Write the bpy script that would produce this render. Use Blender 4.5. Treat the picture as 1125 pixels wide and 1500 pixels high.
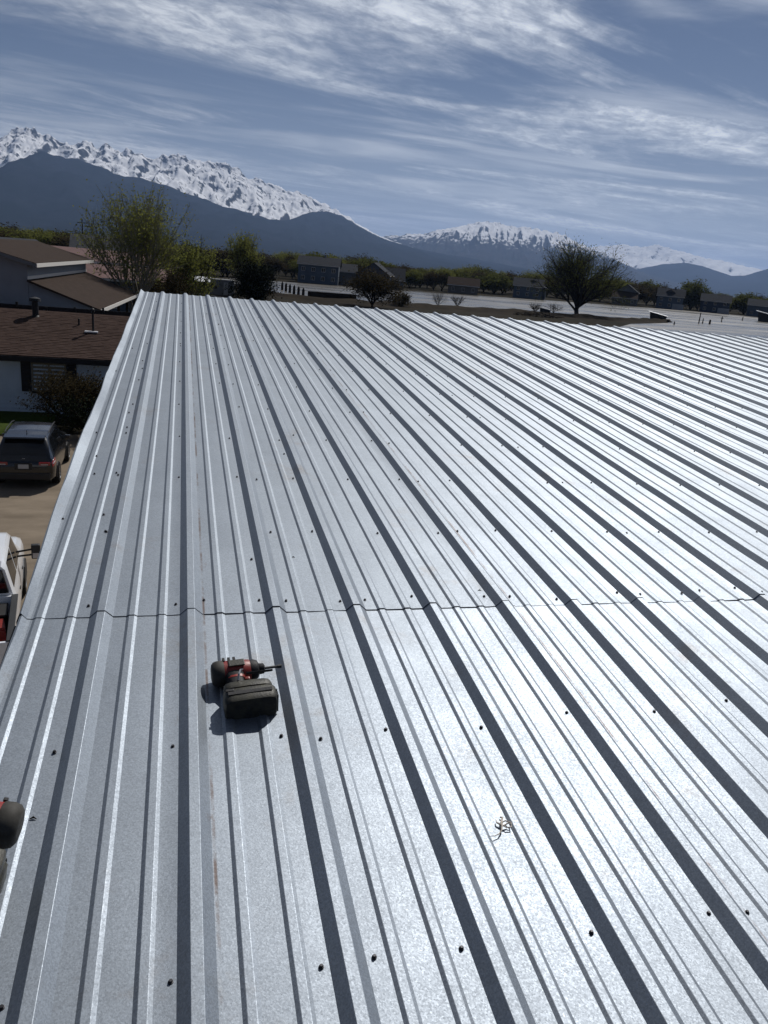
import bpy, bmesh, math, random
from math import sin, cos, tan, pi, radians as rad, exp, sqrt, floor, hypot
from mathutils import Vector, Matrix, noise as MN

# ------------------------------------------------------------------ scene, camera, light
for o in list(bpy.data.objects): bpy.data.objects.remove(o)
scn = bpy.context.scene
COL = scn.collection
random.seed(7)

CAM_Z = 8.0
cam_d = bpy.data.cameras.new('camera')
cam = bpy.data.objects.new('camera', cam_d); COL.objects.link(cam); scn.camera = cam
cam_d.sensor_fit = 'VERTICAL'; cam_d.sensor_height = 24.0
cam_d.lens = 24.0 * 1128.4 / 1500.0
cam_d.clip_start = 0.05; cam_d.clip_end = 90000
_yaw, _pit, _rol = rad(15.513), rad(17.786), rad(5.2276)
F_ = Vector((sin(_yaw)*cos(_pit), cos(_yaw)*cos(_pit), -sin(_pit)))
R_ = F_.cross(Vector((0, 0, 1))).normalized(); U_ = R_.cross(F_)
R2 = R_*cos(_rol) + U_*sin(_rol); U2 = -R_*sin(_rol) + U_*cos(_rol)
cam.matrix_world = Matrix(((R2.x, U2.x, -F_.x, 0), (R2.y, U2.y, -F_.y, 0), (R2.z, U2.z, -F_.z, CAM_Z), (0, 0, 0, 1)))

SUN_AZ, SUN_EL = rad(37.0), rad(46.5)
SUN_DIR = Vector((sin(SUN_AZ)*cos(SUN_EL), cos(SUN_AZ)*cos(SUN_EL), sin(SUN_EL)))
sun_d = bpy.data.lights.new('sun', 'SUN'); sun_d.energy = 5.0; sun_d.angle = rad(0.53); sun_d.color = (1.0, 0.965, 0.915)
sun = bpy.data.objects.new('sun', sun_d); COL.objects.link(sun)
sun.rotation_euler = SUN_DIR.to_track_quat('Z', 'Y').to_euler()

vs = scn.view_settings
vs.view_transform = 'Standard'; vs.look = 'None'; vs.gamma = 1.0; vs.use_curve_mapping = False
vs.exposure = -0.40
scn.render.engine = 'CYCLES'
scn.render.resolution_x = 768; scn.render.resolution_y = 1024

def make_world():
    w = bpy.data.worlds.new('World'); scn.world = w; w.use_nodes = True
    nt = w.node_tree; nt.nodes.clear(); N = nt.nodes.new; L = nt.links.new
    out = N('ShaderNodeOutputWorld'); bg = N('ShaderNodeBackground'); bg.inputs[1].default_value = 0.05
    sky = N('ShaderNodeTexSky'); sky.sky_type = 'NISHITA'; sky.sun_disc = False
    sky.sun_elevation = SUN_EL; sky.sun_rotation = SUN_AZ
    sky.altitude = 1400; sky.air_density = 1.0; sky.dust_density = 0.9; sky.ozone_density = 2.2
    tc = N('ShaderNodeTexCoord'); sp = N('ShaderNodeSeparateXYZ'); L(tc.outputs['Generated'], sp.inputs[0])
    def M(op, a, b=None, c=None, clamp=False):
        n = N('ShaderNodeMath'); n.operation = op; n.use_clamp = clamp
        for k, v in enumerate((a, b, c)):
            if v is None: continue
            if isinstance(v, (int, float)): n.inputs[k].default_value = v
            else: L(v, n.inputs[k])
        return n.outputs[0]
    z = M('ADD', M('MAXIMUM', sp.outputs[2], 0.0), 0.045)
    cb = N('ShaderNodeCombineXYZ'); L(M('DIVIDE', sp.outputs[0], z), cb.inputs[0]); L(M('DIVIDE', sp.outputs[1], z), cb.inputs[1])
    def noise(sx, sy, rot, scale, det, rough, off, dist=0.0):
        mp = N('ShaderNodeMapping'); mp.vector_type = 'POINT'
        r0 = N('ShaderNodeMapping'); r0.inputs['Rotation'].default_value = (0, 0, rad(rot)); L(cb.outputs[0], r0.inputs[0])
        mp.inputs['Scale'].default_value = (sx, sy, 1); mp.inputs['Location'].default_value = off; L(r0.outputs[0], mp.inputs[0])
        n = N('ShaderNodeTexNoise'); n.inputs['Scale'].default_value = scale; n.inputs['Detail'].default_value = det
        n.inputs['Roughness'].default_value = rough; n.inputs['Distortion'].default_value = dist; L(mp.outputs[0], n.inputs[0])
        return n.outputs[0]
    def ramp(v, a, b):
        n = N('ShaderNodeMapRange'); n.interpolation_type = 'SMOOTHSTEP'
        n.inputs[1].default_value = a; n.inputs[2].default_value = b; L(v, n.inputs[0]); return n.outputs[0]
    big = ramp(noise(0.34, 0.80, -14, 0.80, 7, 0.60, (-9.63, -10.63, 0), 0.7), 0.44, 0.64)      # broad sheets of cirrus
    streak = ramp(noise(0.45, 0.95, 0, 1.0, 6, 0.54, (19.83, -1.19, 0), 0.5), 0.48, 0.80)      # long wisps
    mack = ramp(noise(1.0, 0.6, 38, 9.0, 6, 0.66, (0, 0, 4), 0.35), 0.34, 0.66)           # mackerel ripples
    rip = M('ADD', 0.42, M('MULTIPLY', mack, 0.58))
    sheet = M('MULTIPLY', big, rip)
    cl = M('MAXIMUM', M('MULTIPLY', sheet, 0.85), M('MULTIPLY', streak, 0.70))
    veil = M('MULTIPLY', M('POWER', M('SUBTRACT', 1.0, M('MINIMUM', M('MULTIPLY', M('MAXIMUM', sp.outputs[2], 0.0), 3.2), 1.0)), 3.0), 0.58)   # the thin layer seen edge-on
    cl = M('ADD', M('MULTIPLY', cl, M('SUBTRACT', 0.92, M('MULTIPLY', veil, 0.9))), M('ADD', veil, 0.04), clamp=True)
    mx = N('ShaderNodeMix'); mx.data_type = 'RGBA'; L(cl, mx.inputs[0])
    tint = N('ShaderNodeMix'); tint.data_type = 'RGBA'; tint.blend_type = 'MULTIPLY'; tint.inputs[0].default_value = 1.0
    L(sky.outputs[0], tint.inputs[6]); tint.inputs[7].default_value = SKY_TINT
    L(tint.outputs[2], mx.inputs[6])
    # thin cirrus scatters forward: bright on the sun's side of the sky, duller away from it
    dt = N('ShaderNodeVectorMath'); dt.operation = 'DOT_PRODUCT'; L(tc.outputs['Generated'], dt.inputs[0]); dt.inputs[1].default_value = SUN_DIR
    ph = M('ADD', 0.16, M('MULTIPLY', M('POWER', M('MAXIMUM', dt.outputs['Value'], 0.0), 1.8), 1.0))
    cc = N('ShaderNodeVectorMath'); cc.operation = 'SCALE'; cc.inputs[0].default_value = CLOUD_COL[:3]; L(ph, cc.inputs['Scale']); L(cc.outputs[0], mx.inputs[7])
    L(mx.outputs[2], bg.inputs[0]); L(bg.outputs[0], out.inputs[0])
SKY_TINT = (0.42, 0.53, 0.68, 1)
CLOUD_COL = (34.0, 35.2, 36.4, 1)
make_world()

# ------------------------------------------------------------------ helpers
class MB:
    """collects shapes; build() links them as ONE mesh object"""
    def __init__(s): s.v = []; s.f = []
    def add(s, vs, fs):
        n = len(s.v); s.v += [tuple(v) for v in vs]; s.f += [tuple(i+n for i in f) for f in fs]; return s
    def box(s, x0, x1, y0, y1, z0, z1, M=None):
        vs = [(x, y, z) for z in (z0, z1) for y in (y0, y1) for x in (x0, x1)]
        if M: vs = [M @ Vector(v) for v in vs]
        return s.add(vs, [(0, 2, 3, 1), (4, 5, 7, 6), (0, 1, 5, 4), (2, 6, 7, 3), (0, 4, 6, 2), (1, 3, 7, 5)])
    def prism(s, poly, axis, a, b):
        n = len(poly)
        def P(u, w, t):
            return {'x': (t, u, w), 'y': (u, t, w), 'z': (u, w, t)}[axis]
        vs = [P(u, w, a) for u, w in poly] + [P(u, w, b) for u, w in poly]
        fs = [tuple(range(n))[::-1], tuple(range(n, 2*n))] + [(i, (i+1) % n, (i+1) % n+n, i+n) for i in range(n)]
        return s.add(vs, fs)
    def tube(s, pts, rs, sides=6, cap=True):
        pts = [Vector(p) for p in pts]
        if not hasattr(rs, '__len__'): rs = [rs]*len(pts)
        vs = []; fs = []
        for i, p in enumerate(pts):
            d = (pts[min(i+1, len(pts)-1)] - pts[max(i-1, 0)])
            d = d.normalized() if d.length > 1e-9 else Vector((0, 0, 1))
            a = d.cross(Vector((0, 0, 1)) if abs(d.z) < .9 else Vector((1, 0, 0))).normalized(); b = d.cross(a)
            for k in range(sides):
                t = 2*pi*k/sides; vs.append(p + (a*cos(t)+b*sin(t))*rs[i])
        for i in range(len(pts)-1):
            for k in range(sides):
                k2 = (k+1) % sides
                fs.append((i*sides+k, i*sides+k2, (i+1)*sides+k2, (i+1)*sides+k))
        if cap: fs += [tuple(range(sides))[::-1], tuple(range((len(pts)-1)*sides, len(pts)*sides))]
        return s.add(vs, fs)
    def lathe(s, prof, axis='z', n=14, c=(0, 0, 0), sq=1.0):
        vs = []; fs = []; m = len(prof)
        for t, r in prof:
            for k in range(n):
                a = 2*pi*k/n; u, w = r*cos(a), r*sin(a)*sq
                vs.append({'x': (c[0]+t, c[1]+u, c[2]+w), 'y': (c[0]+u, c[1]+t, c[2]+w), 'z': (c[0]+u, c[1]+w, c[2]+t)}[axis])
        for i in range(m-1):
            for k in range(n):
                fs.append((i*n+k, i*n+(k+1) % n, (i+1)*n+(k+1) % n, (i+1)*n+k))
        fs += [tuple(range(n)), tuple(range((m-1)*n, m*n))]
        return s.add(vs, fs)
    def grid(s, rows):
        n = len(rows[0]); vs = [p for r in rows for p in r]
        fs = [(i*n+j, i*n+j+1, (i+1)*n+j+1, (i+1)*n+j) for i in range(len(rows)-1) for j in range(n-1)]
        return s.add(vs, fs)
    def mesh(s, name, mat, smooth=None, recalc=True, bevel=0):
        me = bpy.data.meshes.new(name); me.from_pydata(s.v, [], s.f)
        if recalc or bevel:
            bm = bmesh.new(); bm.from_mesh(me)
            if bevel:
                es = [e for e in bm.edges if len(e.link_faces) == 2 and e.calc_face_angle(0) > rad(28)]
                bmesh.ops.bevel(bm, geom=es, offset=bevel, segments=2, affect='EDGES', profile=.6)
            bmesh.ops.recalc_face_normals(bm, faces=bm.faces); bm.to_mesh(me); bm.free()
        if smooth is not None:
            me.polygons.foreach_set('use_smooth', [True]*len(me.polygons))
            me.set_sharp_from_angle(angle=rad(smooth))
        if mat: me.materials.append(mat)
        return me
    def build(s, name, mat, parent=None, smooth=None, recalc=True, bevel=0):
        return put(name, s.mesh(name, mat, smooth, recalc, bevel), parent)

def put(name, me, parent=None, M=None):
    o = bpy.data.objects.new(name, me); COL.objects.link(o); o.parent = parent
    if M is not None: o.matrix_local = M
    return o
def tag(o, label=None, cat=None, group=None, kind=None):
    if label: o['label'] = label
    if cat: o['category'] = cat
    if group: o['group'] = group
    if kind: o['kind'] = kind
    return o
def thing(name, loc, rz, label, cat, group=None):
    o = put(name, None); o.location = loc; o.rotation_euler = (0, 0, rz); o.empty_display_size = .3
    return tag(o, label, cat, group)
def dup(root, loc, rz, sc=(1, 1, 1), label=None, group=None):
    def cp(o, par):
        c = o.copy(); COL.objects.link(c); c.parent = par
        for ch in [x for x in ALLCH.get(o.name, [])]: cp(ch, c)
        return c
    global ALLCH
    ALLCH = {}
    def walk(o):
        ALLCH[o.name] = list(o.children)
        for ch in o.children: walk(ch)
    walk(root)
    r = cp(root, None); r.location = loc; r.rotation_euler = (0, 0, rz); r.scale = sc
    if label: r['label'] = label
    if group: r['group'] = group
    return r
def pol(az, d, z=0.0):
    return (d*sin(rad(az)), d*cos(rad(az)), z)

# ------------------------------------------------------------------ materials
def mat(name, col, rough=.7, metal=0., spec=None, var=.0, vscale=8., col2=None, bump=0., bscale=40., coat=0., vdet=4, alpha=None, trans=0., emit=None, stretch=None):
    if spec is None: spec = .03 if rough >= .8 else (.3 if rough >= .6 else .5)
    m = bpy.data.materials.new(name); m.use_nodes = True; nt = m.node_tree; N = nt.nodes.new; L = nt.links.new
    b = nt.nodes['Principled BSDF']
    b.inputs['Base Color'].default_value = (*col, 1); b.inputs['Roughness'].default_value = rough
    b.inputs['Metallic'].default_value = metal; b.inputs['Specular IOR Level'].default_value = spec
    if coat: b.inputs['Coat Weight'].default_value = coat; b.inputs['Coat Roughness'].default_value = .06
    if trans: b.inputs['Transmission Weight'].default_value = trans
    gp = N('ShaderNodeNewGeometry'); src = gp.outputs['Position']
    if stretch:
        mp = N('ShaderNodeMapping'); mp.inputs['Scale'].default_value = stretch; L(src, mp.inputs[0]); src = mp.outputs[0]
    if var or col2:
        n = N('ShaderNodeTexNoise'); n.inputs['Scale'].default_value = vscale; n.inputs['Detail'].default_value = vdet
        n.inputs['Roughness'].default_value = .62; L(src, n.inputs[0])
        mr = N('ShaderNodeMapRange'); mr.inputs[1].default_value = .32; mr.inputs[2].default_value = .68; L(n.outputs[0], mr.inputs[0])
        mx = N('ShaderNodeMix'); mx.data_type = 'RGBA'; L(mr.outputs[0], mx.inputs[0])
        c2 = col2 or tuple(min(1, c*(1+var)) for c in col); c1 = col if col2 else tuple(c*(1-var) for c in col)
        mx.inputs[6].default_value = (*c1, 1); mx.inputs[7].default_value = (*c2, 1); L(mx.outputs[2], b.inputs['Base Color'])
    if bump:
        n2 = N('ShaderNodeTexNoise'); n2.inputs['Scale'].default_value = bscale; n2.inputs['Detail'].default_value = 4; L(src, n2.inputs[0])
        bp = N('ShaderNodeBump'); bp.inputs['Strength'].default_value = bump; bp.inputs['Distance'].default_value = .02
        L(n2.outputs[0], bp.inputs['Height']); L(bp.outputs[0], b.inputs['Normal'])
    return m

def roof_metal(name='galvanised_steel', base=(.258, .288, .325), dirt=1.0):
    m = bpy.data.materials.new(name); m.use_nodes = True; nt = m.node_tree; N = nt.nodes.new; L = nt.links.new
    b = nt.nodes['Principled BSDF']; b.inputs['Metallic'].default_value = .92; b.inputs['Specular IOR Level'].default_value = .25
    gp = N('ShaderNodeNewGeometry'); P = gp.outputs['Position']
    def noise(scale, det=3, rough=.6, stretch=None):
        src = P
        if stretch:
            mp = N('ShaderNodeMapping'); mp.inputs['Scale'].default_value = stretch; L(P, mp.inputs[0]); src = mp.outputs[0]
        n = N('ShaderNodeTexNoise'); n.inputs['Scale'].default_value = scale; n.inputs['Detail'].default_value = det; n.inputs['Roughness'].default_value = rough
        L(src, n.inputs[0]); return n.outputs[0]
    def rng(v, a, b2, c, d, sm=False):
        n = N('ShaderNodeMapRange'); n.inputs[1].default_value = a; n.inputs[2].default_value = b2; n.inputs[3].default_value = c; n.inputs[4].default_value = d
        if sm: n.interpolation_type = 'SMOOTHSTEP'
        L(v, n.inputs[0]); return n.outputs[0]
    def mix(fac, a, c, blend='MIX'):
        n = N('ShaderNodeMix'); n.data_type = 'RGBA'; n.blend_type = blend
        if isinstance(fac, float): n.inputs[0].default_value = fac
        else: L(fac, n.inputs[0])
        for k, v in ((6, a), (7, c)):
            if isinstance(v, tuple): n.inputs[k].default_value = v
            else: L(v, n.inputs[k])
        return n.outputs[2]
    vor = N('ShaderNodeTexVoronoi'); vor.inputs['Scale'].default_value = 380; L(P, vor.inputs[0])
    sep = N('ShaderNodeSeparateColor'); L(vor.outputs['Color'], sep.inputs[0])
    spang = rng(sep.outputs[0], 0, 1, .86, 1.13)                    # spangle crystals, each its own shade
    fine = rng(noise(420, 2), .3, .7, .93, 1.07)
    blot = rng(noise(7, 4, .65), .3, .7, .95, 1.04)
    mu = N('ShaderNodeMath'); mu.operation = 'MULTIPLY'; L(spang, mu.inputs[0]); L(fine, mu.inputs[1])
    mu2 = N('ShaderNodeMath'); mu2.operation = 'MULTIPLY'; L(mu.outputs[0], mu2.inputs[0]); L(blot, mu2.inputs[1])
    cb = N('ShaderNodeCombineXYZ')
    for k in range(3): L(mu2.outputs[0], cb.inputs[k])
    c = mix(1.0, (*base, 1), cb.outputs[0], 'MULTIPLY')
    oi = N('ShaderNodeObjectInfo'); sh = rng(oi.outputs['Random'], 0, 1, .94, 1.06)       # no two sheets quite alike
    cs = N('ShaderNodeVectorMath'); cs.operation = 'SCALE'; L(c, cs.inputs[0]); L(sh, cs.inputs['Scale']); c = cs.outputs[0]
    sx = N('ShaderNodeSeparateXYZ'); L(P, sx.inputs[0])
    def MM(op, a, b2):
        n = N('ShaderNodeMath'); n.operation = op
        for k, v in enumerate((a, b2)):
            if isinstance(v, (int, float)): n.inputs[k].default_value = v
            else: L(v, n.inputs[k])
        return n.outputs[0]
    # grime and rust that collect along each side lap
    off = MM('ABSOLUTE', MM('SUBTRACT', MM('MULTIPLY', MM('FRACT', MM('DIVIDE', MM('SUBTRACT', sx.outputs[0], .0275+.034-.4572), .9144), 0), .9144), .4572), 0)
    lapm = MM('MULTIPLY', rng(off, .0012, .0045, 1, 0, True), rng(noise(6, 6, .7), .44, .60, 0, 1, True))
    c = mix(MM('MULTIPLY', lapm, .75), c, (.10, .060, .042, 1))
    near = MM('MULTIPLY', rng(off, .004, .022, 1, 0, True), rng(noise(11, 6, .75), .60, .70, 0, .55, True))
    c = mix(near, c, (.13, .085, .065, 1))
    st = rng(noise(3.1, 7, .74), .56, .74, 0, .55*dirt, True)              # boot scuffs and dried mud
    sc = rng(noise(2.0, 5, .7, (9, 1.2, 9)), .66, .80, 0, .5*dirt, True)   # drag marks along the ribs
    c = mix(st, c, (.20, .185, .175, 1)); c = mix(sc, c, (.16, .125, .105, 1))
    L(c, b.inputs['Base Color'])
    r0 = rng(sep.outputs[1], 0, 1, -.05, .05)
    r1 = rng(noise(5, 4), .3, .7, .555, .61)
    ad = N('ShaderNodeMath'); ad.operation = 'ADD'; L(r0, ad.inputs[0]); L(r1, ad.inputs[1]); L(ad.outputs[0], b.inputs['Roughness'])
    bp = N('ShaderNodeBump'); bp.inputs['Strength'].default_value = .10; bp.inputs['Distance'].default_value = .002
    L(noise(260, 3), bp.inputs['Height']); L(bp.outputs[0], b.inputs['Normal'])
    return m

M = {}
M['steel'] = roof_metal()
M['steel_lip'] = mat('cut_steel_edge', (.28, .30, .32), .5, .5)
M['screw'] = mat('dark_screw', (.05, .05, .055), .5, .7)
M['washer'] = mat('rubber_washer', (.02, .02, .022), .8)
M['siding'] = mat('grey_siding', (.42, .43, .44), .5, .4, var=.05)
M['light_block'] = mat('light_block_dark', (.06, .06, .06), .9)  # for the added light-blocking slabs below the roof sheets
M['red'] = mat('red_plastic', (.30, .020, .014), .45, col2=(.14, .020, .015), vscale=45, bump=.05, bscale=300)
M['blackpl'] = mat('black_rubber', (.018, .018, .02), .6, var=.4, vscale=70, bump=.08, bscale=300)
M['dusty'] = mat('dusty_black_plastic', (.010, .010, .009), .55, col2=(.048, .045, .028), vscale=55, bump=.1, bscale=260)
M['greyrub'] = mat('grey_rubber', (.045, .042, .036), .65, var=.3, vscale=60)
M['chrome'] = mat('bare_steel', (.35, .35, .36), .3, 1.)
M['twig'] = mat('dry_twig', (.55, .49, .42), .85, var=.3, vscale=200)
M['carpaint'] = mat('dark_grey_paint', (.004, .005, .007), .25, .0, coat=.7)
M['glass'] = mat('dark_glass', (.006, .007, .009), .05, 0, .6)
M['tyre'] = mat('tyre_rubber', (.016, .016, .016), .85)
M['rim'] = mat('alloy_rim', (.30, .31, .32), .35, 1.)
M['trimblk'] = mat('black_trim', (.014, .014, .015), .55)
M['tail'] = mat('red_lens', (.26, .012, .014), .12, 0, .6, coat=1.)
M['lens'] = mat('clear_lens', (.45, .42, .42), .12, 0, .6, coat=1.)
M['plate'] = mat('number_plate', (.42, .42, .42), .5)
M['whitepaint'] = mat('white_paint', (.72, .74, .77), .3, 0, coat=.8)
M['bedblk'] = mat('bed_liner', (.012, .012, .013), .8)
M['gravel'] = mat('packed_gravel', (.16, .13, .098), .95, col2=(.25, .205, .155), vscale=.55, vdet=9, bump=.5, bscale=26, stretch=(1, 2.2, 1))
M['lawn'] = mat('lawn_grass', (.030, .048, .010), .9, col2=(.055, .075, .018), vscale=3.5, vdet=8, bump=.8, bscale=30)
M['ground'] = mat('spring_ground', (.012, .011, .007), .95, col2=(.030, .025, .016), vscale=.035, vdet=12, bump=.6, bscale=2)
M['bank'] = mat('muddy_bank', (.012, .010, .007), .95, col2=(.034, .026, .017), vscale=.22, vdet=10, bump=.8, bscale=3)
M['foliage_a'] = mat('yellow_green_leaves', (.165, .175, .045), .8, var=.35, vscale=1.2)
M['foliage_b'] = mat('olive_leaves', (.080, .088, .022), .8, var=.4, vscale=.9)
M['foliage_c'] = mat('dark_needles', (.010, .016, .008), .8, var=.4, vscale=1.5)
M['foliage_d'] = mat('brown_leaves', (.042, .034, .018), .8, var=.35, vscale=1.2)
def leafy(m, k=.45):
    nt = m.node_tree; b = nt.nodes['Principled BSDF']; t = nt.nodes.new('ShaderNodeBsdfTranslucent'); x = nt.nodes.new('ShaderNodeMixShader')
    src = b.inputs['Base Color'].links[0].from_socket; nt.links.new(src, t.inputs[0]); x.inputs[0].default_value = k
    nt.links.new(b.outputs[0], x.inputs[1]); nt.links.new(t.outputs[0], x.inputs[2]); nt.links.new(x.outputs[0], nt.nodes['Material Output'].inputs[0])
for k_ in ('foliage_a', 'foliage_b', 'foliage_d'): leafy(M[k_])
M['bark'] = mat('bark', (.055, .045, .036), .9, var=.3, vscale=5)
M['palebark'] = mat('pale_bark', (.22, .20, .165), .9, var=.25, vscale=3)
M['darkbark'] = mat('dark_bark', (.028, .024, .020), .9, var=.3, vscale=3)
M['paleblue'] = mat('pale_blue_siding', (.48, .55, .62), .6, var=.06, vscale=1.5)
M['whitewall'] = mat('grey_white_stucco', (.30, .31, .325), .8, var=.05, vscale=2)
M['fascia'] = mat('white_fascia', (.66, .63, .58), .6)
M['shingle1'] = mat('red_brown_shingle', (.040, .027, .023), .92, col2=(.080, .054, .045), vscale=6, vdet=6, stretch=(.5, 1.5, 3))
M['shingle2'] = mat('brown_shingle', (.048, .036, .030), .92, var=.16, vscale=3, vdet=6)
M['shingle3'] = mat('grey_shingle', (.045, .048, .055), .9, var=.2, vscale=2)
M['redroof'] = mat('red_metal_roof', (.115, .055, .048), .7, var=.12, vscale=1)
M['shutter'] = mat('black_shutter', (.012, .012, .014), .6)
M['curtain'] = mat('tan_blind', (.20, .18, .14), .8, var=.1, vscale=20)
M['woodpost'] = mat('dark_wood', (.035, .028, .022), .9, var=.3, vscale=6)
M['palepost'] = mat('weathered_rail', (.24, .23, .21), .8, var=.15, vscale=4)
for nm, c in dict(wall_slate=(.10, .125, .155), wall_grey=(.16, .165, .17), wall_tan=(.17, .15, .125), wall_navy=(.055, .07, .10), wall_white=(.36, .36, .36), wall_green=(.10, .12, .11)).items():
    M[nm] = mat(nm, c, .75, var=.08, vscale=.6)
M['tinroof'] = mat('pale_tin_roof', (.55, .56, .58), .5, .3)

# ------------------------------------------------------------------ the large setting
def sheet(name, poly, z, m, kind='structure'):
    b = MB(); b.add([(x, y, z) for x, y in poly], [tuple(range(len(poly)))]); o = b.build(name, m, recalc=False)
    if o.data.polygons[0].normal.z < 0: o.data.flip_normals()
    return tag(o, kind=kind)
sheet('ground', [(-30000, -30000), (30000, -30000), (30000, 30000), (-30000, 30000)], 0., M['ground'])
sheet('driveway', [(-40, -20), (30, -20), (30, 10), (-.2, 34.2), (-5.2, 34.0), (-6.2, 33.4), (-40, 33.0)], .02, M['gravel'])
sheet('lawn', [(-40, 33.3), (-6.4, 33.7), (-5.5, 34.4), (-5.6, 38.4), (-40, 38.4)], .03, M['lawn'])

def make_water():
    m = bpy.data.materials.new('pond_water'); m.use_nodes = True; nt = m.node_tree; N = nt.nodes.new; L = nt.links.new
    b = nt.nodes['Principled BSDF']; b.inputs['Base Color'].default_value = (.10, .09, .074, 1); b.inputs['Roughness'].default_value = .3
    b.inputs['IOR'].default_value = 1.33
    gp = N('ShaderNodeNewGeometry')
    def nz(sc, st, det):
        mp = N('ShaderNodeMapping'); mp.inputs['Scale'].default_value = st; mp.inputs['Rotation'].default_value = (0, 0, rad(35)); L(gp.outputs['Position'], mp.inputs[0])
        n = N('ShaderNodeTexNoise'); n.inputs['Scale'].default_value = sc; n.inputs['Detail'].default_value = det; L(mp.outputs[0], n.inputs[0]); return n.outputs[0]
    rp = nz(1.1, (1, 1, 1), 4); calm = nz(.03, (1, 3.0, 1), 4)
    mr = N('ShaderNodeMapRange'); mr.inputs[1].default_value = .38; mr.inputs[2].default_value = .62; mr.inputs[3].default_value = .25; mr.inputs[4].default_value = 1.0; L(calm, mr.inputs[0])
    ml = N('ShaderNodeMath'); ml.operation = 'MULTIPLY'; L(mr.outputs[0], ml.inputs[0]); ml.inputs[1].default_value = .9
    bp = N('ShaderNodeBump'); bp.inputs['Distance'].default_value = .25; L(ml.outputs[0], bp.inputs['Strength']); L(rp, bp.inputs['Height']); L(bp.outputs[0], b.inputs['Normal'])
    r2 = N('ShaderNodeMapRange'); r2.inputs[1].default_value = .35; r2.inputs[2].default_value = .65; r2.inputs[3].default_value = .18; r2.inputs[4].default_value = .36; L(calm, r2.inputs[0]); L(r2.outputs[0], b.inputs['Roughness'])
    return m
M['water'] = make_water()
near = [(20.4, 167.6), (24.5, 161.5), (35.3, 164.5), (48, 168.5), (57.3, 171.8), (75.2, 174.7), (94.7, 177.8), (104.9, 176), (118, 184), (127.7, 188.2)]
inner = [(118, 176), (96.8, 158), (86, 144), (76.4, 132), (72, 118), (78, 100), (120, 80), (330, 70)]
far = [(420, 240), (330, 285), (249.6, 298.2), (210, 303.5), (136.8, 286), (87.9, 265.3), (49.6, 255), (26.8, 247), (12, 244), (8, 215)]
sheet('pond', near + inner + far, .05, M['water'])
def bank_strip():
    """low uneven earth bank that runs along the near shore"""
    b = MB(); rows = []
    pts = [(8, 214), (14, 180)] + near
    tot = []
    for (a, c) in zip(pts[:-1], pts[1:]):
        n = max(1, int(hypot(c[0]-a[0], c[1]-a[1])/2.0))
        tot += [(a[0]+(c[0]-a[0])*k/n, a[1]+(c[1]-a[1])*k/n) for k in range(n)]
    tot += [(125, 186), (122, 182)]
    for k in range(9):
        t = k/8; row = []
        for i, (x, y) in enumerate(tot):
            w = 16*(1-max(0, i-len(tot)*.72)/(len(tot)*.30))
            dy = -w*t; nz_ = MN.noise(Vector((x*.25, (y+dy)*.25, 3)))
            h = (.08 + .9*sin(pi*min(1, t*1.6))**1 * (.55+.5*nz_)) if k not in (0, 8) else -.1
            row.append((x+nz_*.6, y+dy+MN.noise(Vector((x*.2, 7, t)))*1.0, h))
        rows.append(row)
    b.grid(rows); o = b.build('pond_bank', M['bank'], smooth=180, recalc=False)
    if sum(p.normal.z for p in o.data.polygons) < 0: o.data.flip_normals()
    tag(o, kind='structure')
bank_strip()

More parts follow.
